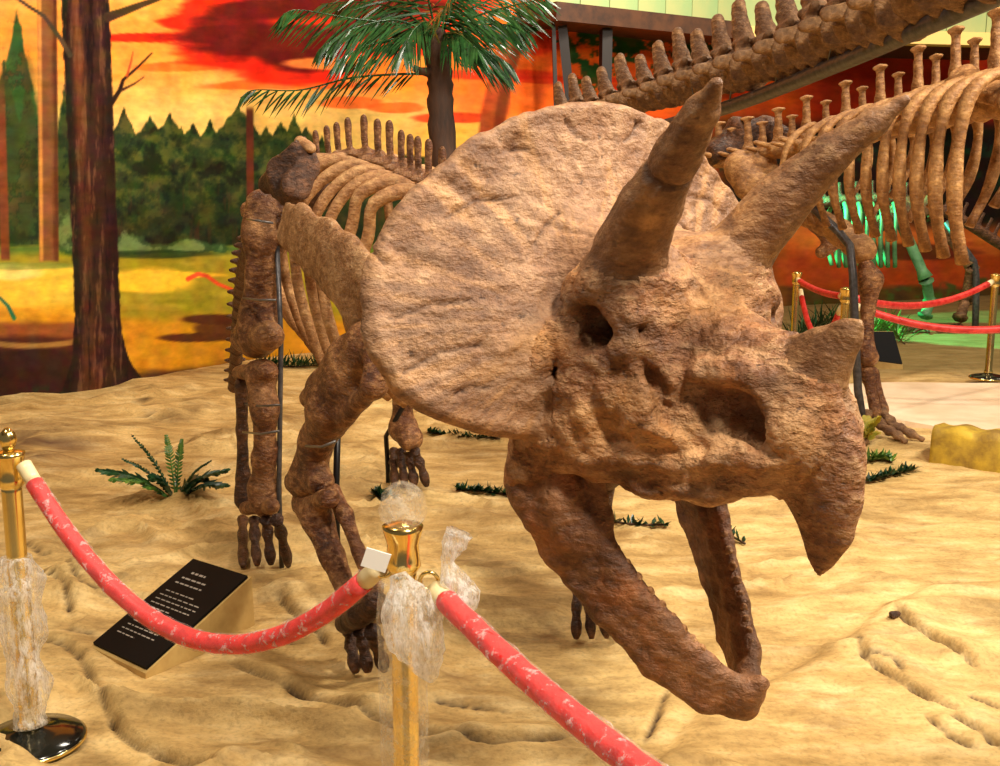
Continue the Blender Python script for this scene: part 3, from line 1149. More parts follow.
    # ---- openings
    s.cone((-.005, -.36, -.128), .074, (.015, -.165, -.138), .046, 0.02, flat=(.6, 0, .8), q=.85, cut=True)
    na, nb_, nc = SK(712, 400, -.13), SK(737, 410, -.11), SK(758, 432, -.09)
    s.chain([na, nb_, nc], [.034, .052, .034], 0.03, flat=(0, 1, 0), q=1.4, cut=True)
    s.cone(SK(690, 392, -.15), .022, SK(720, 402, -.12), .030, 0.03, cut=True)
    # hollows: below the eye, behind the cheek, groove over the tooth row
    s.chain([SK(648, 372, -.20), SK(668, 410, -.195), SK(700, 450, -.165)], [.018, .024, .018], 0.04, cut=True)
    s.chain([SK(616, 380, -.27), SK(640, 360, -.235)], [.012, .014], 0.03, cut=True)
    s.chain([SK(600, 478, -.27), SK(650, 480, -.22), SK(700, 486, -.17), SK(745, 478, -.125)], [.018, .018, .016, .012], 0.04, cut=True)
    s.cone(SK(548, 366, -.37), .034, SK(556, 372, -.28), .016, 0.03, cut=True)
    s.cone(SK(520, 340, -.42), .022, SK(545, 350, -.36), .022, 0.05, cut=True)
    s.cone(SK(655, 335, -.22), .010, SK(640, 330, -.22), .014, 0.03, cut=True)
    s.mirror_y()
    V, Q, lab = s.mesh()
    V = relax(V, Q, 1, 0.5)
    N = vnormals(V, Q)
    # relief
    fr = lab == FRILL
    face = (lab == FACE).astype(float)
    r1 = fbm(V, 7, 3, 41)
    r2 = 1 - np.abs(fbm(V + 0.03 * r1[:, None], 13, 3, 43)) * 2.4
    pits = np.clip(fbm(V, 26, 2, 47) - 0.28, 0, 1)
    cheek = np.exp(-(((V[:, 0] + 0.10) / 0.16) ** 2 + ((np.abs(V[:, 1]) - 0.28) / 0.14) ** 2 + ((V[:, 2] + 0.27) / 0.13) ** 2))
    mz_ = np.exp(-(((V[:, 0] - 0.36) / 0.08) ** 2 + ((V[:, 2] + 0.36) / 0.11) ** 2))
    ang = np.arctan2(V[:, 2] - 0.0, np.abs(V[:, 1]))
    stri = vnoise(np.stack([ang * 16, np.hypot(V[:, 1], V[:, 2]) * 4, V[:, 1] * 0], 1), 1, 51)
    Pm = np.stack([V[:, 0], -np.abs(V[:, 1]), V[:, 2]], 1)
    mpx, mpy = projv(sk_world(Pm))

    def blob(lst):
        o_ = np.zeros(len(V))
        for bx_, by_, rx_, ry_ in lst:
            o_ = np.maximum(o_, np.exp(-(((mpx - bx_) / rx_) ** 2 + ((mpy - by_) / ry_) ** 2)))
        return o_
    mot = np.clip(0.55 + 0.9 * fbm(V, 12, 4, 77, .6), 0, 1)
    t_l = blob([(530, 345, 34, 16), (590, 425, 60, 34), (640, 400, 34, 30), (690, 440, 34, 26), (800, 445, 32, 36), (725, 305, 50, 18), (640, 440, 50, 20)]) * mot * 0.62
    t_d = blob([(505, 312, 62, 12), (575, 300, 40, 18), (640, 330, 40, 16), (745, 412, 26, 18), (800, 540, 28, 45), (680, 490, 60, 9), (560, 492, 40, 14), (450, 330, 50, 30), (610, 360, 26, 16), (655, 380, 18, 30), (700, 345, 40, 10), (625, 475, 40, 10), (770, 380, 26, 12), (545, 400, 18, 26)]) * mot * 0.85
    disp = 0.005 * r1 + face * (0.009 * np.clip(r2, -1, 1) + 0.006 * fbm(V, 22, 3, 79) - 0.014 * pits) + fr * (0.0035 * stri - 0.020 * np.clip(fbm(V, 15, 3, 53) - 0.25, 0, 1))
    disp += (cheek + 0.9 * mz_) * (0.024 * fbm(V, 22, 3, 57) + 0.003)
    hax = unit((.40, -.125, .42))
    Vm = np.stack([V[:, 0], -np.abs(V[:, 1]), V[:, 2]], 1)
    al = (Vm - np.array([-.03, -.19, -.075])) @ hax
    hv = Vm - al[:, None] * hax * 0.9
    horn = (lab == HORN)
    disp += horn * (0.0035 * fbm(hv, 55, 2, 59) + 0.004 * fbm(V, 14, 3, 60))
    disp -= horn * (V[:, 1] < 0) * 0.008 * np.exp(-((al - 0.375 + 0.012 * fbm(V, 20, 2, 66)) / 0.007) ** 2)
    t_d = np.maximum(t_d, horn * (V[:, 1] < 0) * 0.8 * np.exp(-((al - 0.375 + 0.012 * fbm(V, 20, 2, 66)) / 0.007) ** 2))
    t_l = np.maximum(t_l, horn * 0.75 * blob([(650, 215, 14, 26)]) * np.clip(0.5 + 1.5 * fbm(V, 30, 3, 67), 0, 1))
    # cracks and streaks on the frill
    ck = np.zeros(len(V))
    for pl_ in ([(447, 217), (475, 200), (520, 197)], [(360, 246), (374, 252), (386, 264)], [(560, 212), (545, 226), (536, 243)], [(566, 120), (574, 133), (586, 140)],
                [(470, 300), (430, 305), (395, 318)], [(480, 345), (440, 352), (405, 372)], [(640, 150), (655, 158), (668, 172)], [(505, 150), (530, 148)], [(455, 395), (470, 386), (490, 388)]):
        d_, _s, t_ = seg_dist(mpx, mpy, pl_)
        ck = np.maximum(ck, np.exp(-(d_ / 2.0) ** 2))
    ck = ck * fr
    disp -= 0.010 * ck
    an2 = np.arctan2(mpy - 325, mpx - 585)
    ra2 = np.hypot(mpy - 325, mpx - 585)
    srk = fbm(np.stack([an2 * 22, ra2 / 90, an2 * 0], 1), 1, 4, 71)
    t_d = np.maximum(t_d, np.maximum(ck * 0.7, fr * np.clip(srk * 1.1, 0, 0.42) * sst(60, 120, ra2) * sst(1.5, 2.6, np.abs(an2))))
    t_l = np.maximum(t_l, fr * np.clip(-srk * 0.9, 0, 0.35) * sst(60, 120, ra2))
    disp += fr * 0.0016 * srk
    V = V + N * disp[:, None]
    # crazing cracks on the frill
    VW = sk_world(V)
    ql = np.sort(lab[Q], 1)[:, 1]
    res = {}
    side = V[Q[:, 0], 1] > 0
    parts = [('skull', ql == FACE, 'bone_face'), ('frill', ql == FRILL, 'bone_frill'), ('brow_horn', (ql == HORN) & ~side, 'bone_horn'),
             ('brow_horn', (ql == HORN) & side, 'bone_horn'), ('nose_horn', ql == NOSE, 'bone_horn'), ('beak', ql == BEAK, 'bone_face')]
    Nw = None
    first = None
    for nm, m, mt in parts:
        q = Q[m]
        ids, inv = np.unique(q, return_inverse=True)
        o = obj(nm, (VW[ids], inv.reshape(-1, 4)), mt, tri if first is None else first)
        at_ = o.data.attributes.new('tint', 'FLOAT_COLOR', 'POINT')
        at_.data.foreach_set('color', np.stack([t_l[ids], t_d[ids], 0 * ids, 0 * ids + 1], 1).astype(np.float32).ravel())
        if first is None:
            first = o
        res.setdefault(nm, []).append(o)
    tag(res['frill'][0], 'broad rounded tan bony frill')
    return res


SKULL = build_skull()


def build_jaw():
    s = SDF((-0.45, -0.45, -1.15), (0.45, 0.0, -0.35), 0.008)
    s.ax[1] = s.ax[1] - s.ax[1][-1]
    s.lo[1] = s.ax[1][0]
    up = [SK(552, 478, -.26), SK(582, 520, -.23), SK(622, 575, -.18), SK(668, 628, -.125), SK(706, 668, -.075), SK(738, 688, -.02)]
    lo = [SK(533, 500, -.27), SK(556, 550, -.25), SK(603, 610, -.20), SK(652, 664, -.14), SK(702, 700, -.075), SK(742, 702, -.0)]
    s.chain(up, [.05, .042, .036, .034, .034, .035], 0.03, kj=0.02, flat=SKN, q=0.75)
    s.chain(lo, [.052, .044, .037, .033, .031, .032], 0.03, kj=0.02, flat=SKN, q=0.75)
    mid = [(a + b) / 2 for a, b in zip(up, lo)]
    s.chain(mid, [.05, .045, .04, .035, .03, .03], 0.03, kj=0.02, flat=SKN, q=0.7)
    s.cone(SK(742, 700, 0), .042, SK(760, 684, 0), .024, 0.03)
    s.chain([SK(604, 545, -.19), SK(603, 515, -.2), SK(594, 478, -.215)], [.035, .026, .03], 0.02, flat=SKN, q=.6)   # coronoid process
    s.chain([SK(532, 462, -.27), SK(530, 488, -.275), SK(545, 515, -.265)], [.045, .055, .055], 0.03)
    s.chain([SK(560, 470, -.255), SK(562, 500, -.255), SK(572, 530, -.24)], [.04, .05, .05], 0.03)
    # trough behind the tooth row
    ups = [u + np.array([0, .045, .01]) for u in up[1:5]]
    for a, b in zip(ups[:-1], ups[1:]):
        s.cone(a, .018, b, .018, 0.02, cut=True)
    s.mirror_y()
    V, Q, _ = s.mesh()
    V = relax(V, Q, 1, .5)
    N = vnormals(V, Q)
    V = V + N * (0.004 * fbm(V, 12, 3, 61) + 0.003 * vnoise(V * np.array([18, 60, 60]), 1, 63) - 0.010 * np.clip(fbm(V, 30, 2, 65) - .3, 0, 1))[:, None]
    j = obj('lower_jaw', (sk_world(V), Q), 'bone_jaw', tri)
    tag(j, 'dark open lower jaw')
    # tooth sockets / worn teeth along each row
    tm = mkmesh('tooth', *lathe([(0.004, -.012), (.011, -.006), (.012, .004), (.008, .013), (.003, .016)], 7), 'bone_rib')
    for sd in (-1, 1):
        pts = spline(up[1:5], 13)
        for k, p in enumerate(pts):
            q = np.array([p[0], abs(p[1]) * sd * 0.98, p[2]]) + np.array([0.012, 0, 0.030 - 0.0006 * k])
            wv = sk_world(q[None])[0]
            inst('tooth', tm, Matrix.Translation(Vector(wv)) @ Matrix.Rotation(k * 1.3, 4, 'Z'), j)
    return j


SKN = (0, 1, 0)
build_jaw()

BLv = tuple(BL)
# ---- right foreleg
obj('shoulder_blade', sdf_bone([
    ([B(288, 216, -.44), B(303, 232, -.44), B(330, 255, -.43), B(362, 282, -.40)], [.06, .095, .115, .12], BLv, .35),
    ([B(282, 236, -.45), B(310, 256, -.44), B(345, 290, -.42)], [.045, .055, .07], BLv, .4),
    ([B(352, 268, -.40), B(360, 300, -.38), B(366, 335, -.36)], [.10, .11, .08], BLv, .5)], k=.05, seed=3), 'bone_shoulder', tri)
obj('upper_arm_bone', sdf_bone([
    ([B(366, 345, -.40), B(350, 372, -.42), B(330, 408, -.46), B(315, 445, -.48), B(304, 480, -.50)], [.085, .10, .095, .068, .075], BLv, .8),
    ([B(350, 352, -.42), B(325, 385, -.46), B(311, 398, -.47)], [.05, .05, .045], None, 1),
    ([B(376, 352, -.40), B(374, 385, -.42), B(345, 420, -.45)], [.04, .035, .03], None, 1),
    ([B(297, 482, -.50), B(320, 482, -.48)], [.05, .055], None, 1)], k=.05, seed=5), 'bone_body', tri)
obj('forearm_bone', sdf_bone([
    ([B(305, 502, -.50), B(318, 520, -.49), B(332, 556, -.47), B(350, 598, -.45), B(357, 612, -.44)], [.055, .058, .044, .036, .045], None, 1),
    ([B(300, 505, -.50), B(330, 498, -.48)], [.035, .04], None, 1)], k=.03, seed=6), 'bone_body', tri)
obj('forearm_bone', sdf_bone([([B(332, 492, -.44), B(345, 515, -.43), B(358, 550, -.41), B(374, 588, -.40)], [.035, .028, .023, .034])], k=.02, seed=7), 'bone_body', tri)
obj('wrist_bone', sdf_bone([([B(347, 622, -.46), B(362, 612, -.45), B(375, 603, -.43)], [.045, .05, .045])], k=.02, seed=8), 'bone_dark', tri)


def toes(cols, y0, y1, lat, mat, r=0.022, spread=0.0):
    """each toe: (x at the top, x at the tip); knuckled bones down to the ground"""
    for i, (xa, xb) in enumerate(cols):
        tip = GF(xb, y1)
        topp = B(xa, y0, lat)
        tip[2] = fz(tip[0], tip[1]) + 0.02
        pts, rad = [], []
        n = 13
        for k in range(n):
            u = k / (n - 1)
            p = topp * (1 - u) + tip * u
            p = p + BF * 0.05 * math.sin(u * math.pi * .5) * u
            p[2] = topp[2] * (1 - u ** 1.3) + tip[2] * u ** 1.3
            pts.append(p)
            rad.append(r * (1.0 + 0.2 * math.cos(u * 2 * math.pi * 2.5)) * (1 - 0.15 * u))
        rad[-1] *= 0.7
        obj('toe_bone', sweep(pts, rad, 10, amp=.25, freq=30, seed=i), mat, tri)


toes([(350, 352), (361, 364), (372, 380)], 632, 672, -.44, 'bone_dark', .026)
# ---- left foreleg (mostly behind the skull)
obj('upper_arm_bone', sdf_bone([([B(560, 372, .36), B(585, 420, .42), B(604, 470, .46)], [.09, .075, .075])], k=.04, seed=9), 'bone_dark', tri)
obj('forearm_bone', sdf_bone([([B(602, 486, .46), B(600, 530, .45), B(592, 584, .44)], [.05, .036, .042])], k=.03, seed=10), 'bone_dark', tri)
toes([(578, 570), (588, 585), (597, 600), (604, 612)], 590, 639, .44, 'bone_dark', .02)
# ---- right hind leg
obj('thigh_bone', sdf_bone([
    ([B(262, 206, -.46), B(264, 235, -.46), B(262, 275, -.47), B(259, 312, -.48), B(257, 338, -.49)], [.075, .080, .058, .070, .082], None, 1),
    ([B(250, 212, -.48), B(274, 214, -.40)], [.045, .06], None, 1),
    ([B(245, 338, -.5), B(269, 336, -.48)], [.065, .065], None, 1)], k=.08, amp=.010, seed=12), 'bone_body', tri)
obj('shin_bone', sdf_bone([
    ([B(260, 376, -.5), B(265, 408, -.5), B(265, 455, -.5), B(264, 490, -.5), B(266, 504, -.5)], [.066, .052, .045, .062, .060], None, 1),
    ([B(242, 373, -.51), B(266, 371, -.49)], [.050, .052], (0, 0, 1), .75)], k=.06, amp=.010, seed=13), 'bone_body', tri)
obj('shin_bone', sdf_bone([([B(242, 384, -.52), B(242, 430, -.52), B(243, 475, -.52), B(244, 500, -.52)], [.036, .027, .032, .05])], k=.03, amp=.008, seed=14), 'bone_dark', tri)
obj('ankle_bone', sdf_bone([([B(246, 508, -.52), B(272, 506, -.5)], [.034, .036])], k=.03, seed=15), 'bone_body', tri)
toes([(243, 241), (254, 255), (266, 269), (277, 286)], 520, 567, -.515, 'bone_dark', .025)
# ---- left hind leg
obj('thigh_bone', sdf_bone([([B(408, 215, .42), B(408, 280, .46), B(402, 340, .5)], [.08, .06, .08])], k=.04, seed=16), 'bone_dark', tri)
obj('shin_bone', sdf_bone([([B(402, 362, .5), B(403, 400, .51), B(403, 428, .52), B(410, 438, .52)], [.065, .05, .075, .075])], k=.04, seed=17), 'bone_body', tri)
toes([(394, 392), (401, 402), (408, 412), (415, 424)], 452, 489, .52, 'bone_dark', .028)
# ---- pelvis
HN = tuple(unit(BF + np.array([0, 0, .25])))
hb = obj('hip_blade', sdf_bone([
    ([B(267, 185, -.46), B(284, 174, -.42), B(302, 153, -.36)], [.042, .07, .06], HN, .4),
    ([B(278, 190, -.44), B(296, 184, -.40), B(309, 168, -.34)], [.04, .055, .05], HN, .4),
    ([B(286, 200, -.42), B(300, 192, -.38)], [.025, .03], None, 1)], k=.03, seed=18), 'bone_dark', tri)
obj('knob', sdf_bone([([B(300, 142, -.36), B(311, 148, -.33)], [.026, .022])], h=.008, k=.01, seed=20), 'bone_rib', hb)
obj('hip_blade', sdf_bone([([B(355, 165, .08), B(385, 170, .3), B(410, 190, .42)], [.05, .07, .05])], k=.04, seed=19), 'bone_dark', tri)

# ---- backbone, ribs
BM = np.array([0, 0, 1.0])


def vert_proto(name, mat, hgt=0.2, body=0.06, tipw=0.028, thick=0.014, lean=-0.25, trans=0.12, seed=3):
    """x forward, y left, z up; body centre at the origin"""
    ch = [([(-.05, 0, 0), (0, 0, 0), (.05, 0, 0)], [body, body * .78, body]),
          ([(-.01, 0, body * .8), (-.02 + lean * hgt * .4, 0, body + hgt * .4), (-.02 + lean * hgt, 0, body + hgt)], [tipw * .9, tipw * .8, tipw * 1.1], (0, 1, 0), thick / tipw)]
    if trans:
        ch.append(([(0, -trans, body * .9), (0, 0, body * .9), (0, trans, body * .9)], [.016, .028, .016]))
    V, Q = sdf_bone(ch, h=.009, amp=.004, freq=26, k=.02, seed=seed)
    return mkmesh(name, V, Q, mat)


vp = vert_proto('vertebra', 'bone_body', .16, .055, .030, .017, -.12, .09)
tops = [(308, 142), (319, 137), (330, 134), (340, 132), (351, 129), (366, 129), (379, 135), (391, 138), (402, 143), (411, 148), (419, 151), (429, 155), (442, 164), (456, 172)]
SPZ = []
for i, (px, py) in enumerate(tops):
    c = B(px, py + 34, 0.0)
    SPZ.append(c)
for i, c in enumerate(SPZ):
    d = unit(SPZ[min(i + 1, len(SPZ) - 1)] - SPZ[max(i - 1, 0)])
    l = unit(np.cross((0, 0, 1), d))
    z = np.cross(d, l)
    sc = 0.85 if i < 8 else 0.75
    inst('vertebra', vp, basis(c, d * sc, l * sc, z * sc), tri)
# neck, hidden behind the frill
n0, n1_ = SPZ[-1], sk_world(np.array([[-.30, 0, -.12]]))[0]
for i in range(1, 5):
    c = n0 + (n1_ - n0) * i / 5
    d = unit(n1_ - n0)
    l = unit(np.cross((0, 0, 1), d))
    inst('vertebra', vp, basis(c, d, l, np.cross(d, l)), tri)
for i in range(8):
    u = i / 7
    k = 2.4 + u * 9.4
    a = int(k)
    c = SPZ[a] + (SPZ[min(a + 1, 13)] - SPZ[a]) * (k - a)
    for sd in (-1, 1):
        w_ = 0.36 - 0.08 * abs(u - 0.35) - (0.04 if u > .8 else 0)
        ln = 0.95 - 0.25 * abs(u - .5)
        pr = [(0.03, -.01, 0), (.12, .02, -.04), (.23, -.03, -.08), (w_ - .03, -.14, -.12), (w_, -.30, -.16), (w_ - .02, -.52, -.17), (w_ - .11, -ln + .12, -.20), (w_ - .20, -ln, -.22)]
        pts = spline([c + BL * sd * x + BM * z + BF * y for x, z, y in pr], 26)
        rad = [0.024 + 0.006 * math.sin(min(1, q / 8) * math.pi) for q in range(26)]
        rad[-1] = .014
        obj('rib', sweep(pts, rad, 9, flat=BF, q=.8, amp=.12, freq=12, seed=i), 'bone_rib', tri)
# ---- tail swung to the side behind the hind leg
tp = [B(318, 200, 0), AY(284, 222, 5.9), AY(254, 248, 6.2), AY(243, 285, 6.7), AY(238, 338, 7.3), AY(234, 384, 7.7)]
tv = vert_proto('tail_vertebra', 'bone_dark', .08, .055, .026, .02, -.3, .075, 9)
pl = spline(tp, 24)
for i, c in enumerate(pl):
    d = -unit(pl[min(i + 1, 23)] - pl[max(i - 1, 0)])
    l = unit(np.cross((0, 0, 1), d))
    z = np.cross(d, l)
    sc = 1.25 - i * 0.02
    inst('tail_vertebra', tv, basis(c, d * sc, l * sc, z * sc), tri)


# ---- mounting rods and wire ties
def rod(pts, r, par, mat='black_rod', nm='support_rod', n=8):
    return obj(nm, sweep(pts, r, n), mat, par)


def onfloor(p):
    return np.array([p[0], p[1], fz(p[0], p[1]) - 0.01])


p1, p2 = B(277, 240, -.42), B(279, 490, -.45)
rod([p1, B(281, 340, -.42), p2, onfloor(p2)], .011, tri, 'steel')
p2 = B(336, 500, -.38)
rod([B(338, 410, -.36), p2, onfloor(p2)], .013, tri)
p2 = B(388, 470, .46)
rod([B(404, 405, .46), B(386, 436, .46), p2, onfloor(p2)], .014, tri)
p2 = B(640, 560, .40)
for a, b_, lat in (((243, 298), (276, 300), -.55), ((243, 432), (279, 431), -.56), ((247, 219), (273, 223), -.56), ((240, 404), (280, 405), -.5)):
    rod([B(*a, lat), B((a[0] + b_[0]) / 2, a[1] + 2, lat - .05), B(*b_, lat)], .005, tri, 'wire', 'wire_tie', 6)
rod([B(306, 446, -.55), B(322, 447, -.57), B(336, 441, -.53)], .005, tri, 'wire', 'wire_tie', 6)


# ================================================================== rope barriers
def stanchion(x, y, label, near=False, r=0.029, group=None):
    z0 = fz(x, y) - 0.004 if y < 6 else fz(x, y) - 0.004
    if y > 7 and x > 2.2:
        z0 = 0.045
    e = empty('stanchion', (x, y, z0), label, 'barrier post', group)
    n = 40 if near else 16
    obj('base_plate', lathe([(.150, 0), (.158, .008), (.158, .018), (.148, .026), (.09, .040), (.045, .048), (.034, .056)], n, (x, y, z0)), 'black_base', e)
    obj('base_rim', lathe([(.156, .004), (.1605, .006), (.1605, .016), (.156, .018)], n, (x, y, z0)), 'brass', e)
    obj('pole', lathe([(r * 1.25, .05), (r * 1.25, .07), (r, .085), (r, .80), (r * 1.0, .82)], n, (x, y, z0)), 'brass', e)
    obj('post_head', lathe([(r * .8, .80), (r * 1.35, .825), (r * 1.25, .84), (r * 1.2, .875), (r * 1.5, .905), (r * 1.55, .915), (r * 1.0, .92), (r * .35, .925)], n, (x, y, z0)), 'brass', e)
    return e, z0


def catenary(a, b, sag, n=40):
    a, b = np.asarray(a, float), np.asarray(b, float)
    return [a + (b - a) * t - np.array([0, 0, sag * 4 * t * (1 - t)]) for t in np.linspace(0, 1, n)]


def trim(a, b, d=.06):
    u_ = unit((b - a) * np.array([1, 1, 0]))
    return a + u_ * d, b - u_ * d


def rope(pts, r, label, near=False, caps=True, group=None):
    mid = pts[len(pts) // 2]
    e = empty('barrier_rope', tuple(mid), label, 'rope', group)
    n = len(pts)
    ca = max(1, n // 26)
    obj('rope_body', sweep(pts[ca:n - ca], r, 14 if near else 8, amp=(.10 if near else .04), freq=60, seed=4), 'rope_red' if near else 'rope_plain', e)
    if near:
        obj('plastic_sleeve', sweep(pts[ca:n - ca], r * 1.13, 14, amp=.22, freq=55, seed=8), 'film_rope_glints', e)
    for s_ in (0, 1):
        q = pts[:ca + 1] if s_ == 0 else pts[n - ca - 1:]
        obj('end_cap', sweep(spline(q, 4) if len(q) > 2 else q, r * .92, 12 if near else 8), 'rope_cap', e)
    return e


S1 = at_z(4, 432, 1.0)
S1 = G(32, 746)
S2 = at_z(403, 545, 0.915)
e1, z1 = stanchion(S1[0], S1[1], 'brass barrier post with round black base, crinkled plastic film down its pole', True)
e2, z2 = stanchion(S2[0], S2[1], 'brass barrier post capped with a clear plastic bubble and torn film', True)
S3 = np.array([0.62, 0.90, 0])
e3, z3 = stanchion(S3[0], S3[1], 'brass barrier post holding the far end of the sloping red rope', False)


def film_sweep(pts, rad, mat, par, n=22, amp=.55, freq=26, seed=0, flat=None, q=1.0, nm='plastic_film'):
    P = spline(pts, 26)
    R = np.interp(np.linspace(0, 1, 26), np.linspace(0, 1, len(rad)), rad)
    return obj(nm, sweep(P, list(R), n, amp=amp, freq=freq, seed=seed, flat=flat, q=q), mat, par)


# film on the left post
film_sweep([(S1[0], S1[1], z1 + z) for z in (.60, .52, .44, .36, .28, .20, .12, .07)], [.040, .075, .05, .07, .048, .066, .042, .06], 'film', e1, 26, .5, 20, 3)
obj('finial', lathe([(.012, .92), (.02, .935), (.026, .955), (.02, .975), (.006, .99)], 20, (S1[0], S1[1], z1)), 'brass', e1)
# middle post: bubble, film sleeve on the pole, hanging torn bag, knot, white tag
Y2 = S2[1]
film_sweep([(S2[0], S2[1], z2 + z) for z in (.915, .93, .955, .985, 1.005, 1.015)], [.03, .045, .05, .045, .028, .006], 'film_thin', e2, 24, .22, 30, 5, nm='plastic_bubble')
film_sweep([(S2[0] - .004, S2[1], z2 + z) for z in (.79, .70, .5, .3, .1)], [.05, .056, .054, .054, .056], 'film_thin', e2, 24, .10, 18, 6, nm='plastic_sleeve')
film_sweep([AY(398, 574, Y2 - .05), AY(405, 600, Y2 - .075), AY(411, 625, Y2 - .085), AY(420, 652, Y2 - .085), AY(429, 672, Y2 - .08), AY(432, 682, Y2 - .08)], [.02, .055, .072, .056, .028, .006], 'film', e2, 30, .45, 24, 7, flat=(0, 1, 0), q=.5, nm='plastic_bag')
film_sweep([AY(457, 532, Y2 - .02), AY(453, 545, Y2 - .02), AY(449, 562, Y2 - .03), AY(456, 580, Y2 - .04), AY(462, 598, Y2 - .05), AY(452, 612, Y2 - .06)], [.03, .026, .014, .03, .042, .02], 'film', e2, 24, .6, 34, 9, nm='plastic_knot')
obj('paper_tag', box(AY(376, 560, Y2 - .06), .055, .006, .042, (unit((1, .1, -.35)), np.array([0, 1., 0]), unit((.35, 0, 1)))), 'tag_white', e2, False)
# hooks
for sx, pa, pb in ((-1, AY(388, 570, Y2), AY(378, 566, Y2 + .02)), (1, AY(424, 574, Y2), AY(434, 588, Y2 - .03))):
    ring = [pa + (pb - pa) * .5 + np.array([math.cos(a) * .020, 0, math.sin(a) * .020]) for a in np.linspace(0, 2 * math.pi, 15)]
    obj('hook_ring', sweep(ring, .0045, 8), 'brass', e2)

a1 = np.array([S1[0] + .050, S1[1] - .02, z1 + .885])
b1 = AY(380, 566, Y2 + .02)
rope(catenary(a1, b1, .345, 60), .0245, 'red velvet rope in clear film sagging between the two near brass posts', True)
a2 = AY(436, 590, Y2 - .03)
b2 = np.array([S3[0] - .05, S3[1] + .05, z3 + .86])
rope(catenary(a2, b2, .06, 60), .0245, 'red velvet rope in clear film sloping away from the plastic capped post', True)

# barriers in the background
BACKP = [(797, 272, 'brass post of the far barrier beside the green plastic plants'), (846, 288, 'brass post of the far barrier behind the nose horn'), (996, 274, 'brass post standing at the far end of the pale path')]
BP = []
for px, py, lb in BACKP:
    p = at_z(px, py, 0.965)
    BP.append(p)
    stanchion(p[0], p[1], lb, False, .03)
hk = 0.90
P1, P2, P3 = [np.array([p[0], p[1], hk]) for p in BP]
rope(catenary(*trim(P1, P2), .03, 20), .026, 'short taut red rope high between two far brass posts', group=None)
rope(catenary(*trim(P1 + np.array([.02, -.02, -.09]), P2 + np.array([0, .04, -.09])), .32, 24), .024, 'slack red rope hanging in a deep loop between far brass posts')
rope(catenary(*trim(P2, P3), .13, 30), .028, 'red rope curving across to the post at the far end of the pale path')
P5 = np.array([4.35, 7.9, .90])
e5, _ = stanchion(P5[0], P5[1], 'brass post holding the low red rope over the pale path', False, .03)
rope(catenary(*trim(P2 - np.array([0, .03, .06]), P5 - np.array([0, 0, .06])), .17, 30), .028, 'red rope sloping low in front of the black floor plaque')

# ================================================================== plaques
def plaque(tl, tr, br, bl, label, thick=.012, lines=True):
    c = (tl + tr + br + bl) / 4
    e = empty('plaque_stand', (c[0], c[1], 0), label, 'sign')
    br = tr + (bl - tl) * (np.linalg.norm(br - tr) / np.linalg.norm(bl - tl))
    nrm = unit(np.cross(tr - tl, bl - tl))
    if nrm[2] < 0:
        nrm = -nrm
    q = [tl, tr, br, bl]
    # sandy wedge body
    lo_ = [np.array([p[0], p[1], -.06]) for p in q]
    up_ = [p - nrm * 0.001 for p in q]
    cc = c
    up_ = [p + (cc - p) * -0.05 for p in up_]
    lo_ = [p + (np.array([cc[0], cc[1], -.06]) - p) * -0.07 for p in lo_]
    V = up_ + lo_
    Fs = [(0, 1, 2, 3), (7, 6, 5, 4), (0, 4, 5, 1), (1, 5, 6, 2), (2, 6, 7, 3), (3, 7, 4, 0)]
    obj('wedge_base', (V, Fs), 'wedge', e, False)
    V = [p + nrm * thick for p in q] + [p + nrm * 0.0005 for p in q]
    pl_ = obj('black_panel', (V, Fs), 'plaque', e, False)
    if lines:
        m = MB()

        def pt(u, v):
            return (tl * (1 - u) + tr * u) * (1 - v) + (bl * (1 - u) + br * u) * v + nrm * (thick + .0012)
        rows = [(.13, .22, .48, .020), (.20, .16, .60, .016), (.26, .14, .62, .014), (.36, .14, .66, .010), (.41, .12, .84, .010), (.455, .12, .86, .010), (.50, .12, .84, .010), (.545, .12, .55, .010),
                (.70, .18, .58, .010), (.745, .16, .72, .010), (.79, .14, .74, .010), (.835, .14, .46, .010)]
        rg = random.Random(3)
        for v, u0, u1, hgt in rows:
            u = u0
            while u < u1:
                wd = rg.uniform(.03, .09)
                e_ = min(u + wd, u1)
                m.add([pt(u, v), pt(e_, v), pt(e_, v + hgt), pt(u, v + hgt)], [(0, 1, 2, 3)])
                u = e_ + rg.uniform(.015, .03)
        obj('print_line', m.vf, 'print', pl_, False)['kind'] = 'stuff'
    return e


plaque(at_z(194, 561, .19), at_z(248, 578, .19), at_z(145, 669, .03), at_z(94, 645, .03), 'black printed plaque on a sandy wedge beside the skeleton feet')
plaque(at_z(868, 332, .34), at_z(893, 332, .34), at_z(913, 359, .08), at_z(876, 361, .08), 'black floor plaque under green plastic leaves in the far display', lines=False)

# ================================================================== plants
def leaf_strip(p0, p1, wd, sag=0.0, n=3, side=None):
    p0, p1 = np.asarray(p0, float), np.asarray(p1, float)
    d = p1 - p0
    s_ = unit(np.cross(d, side if side is not None else (0.2, 0.3, 1)))
    V, Fs = [], []
    for i in range(n + 1):
        t = i / n
        c = p0 + d * t - np.array([0, 0, sag * t * t])
        w_ = wd * (0.35 + 1.3 * t if t < .5 else 2.0 * (1 - t)) + .0008
        V += [c - s_ * w_, c + s_ * w_]
    for i in range(n):
        Fs.append((2 * i, 2 * i + 1, 2 * i + 3, 2 * i + 2))
    return V, Fs


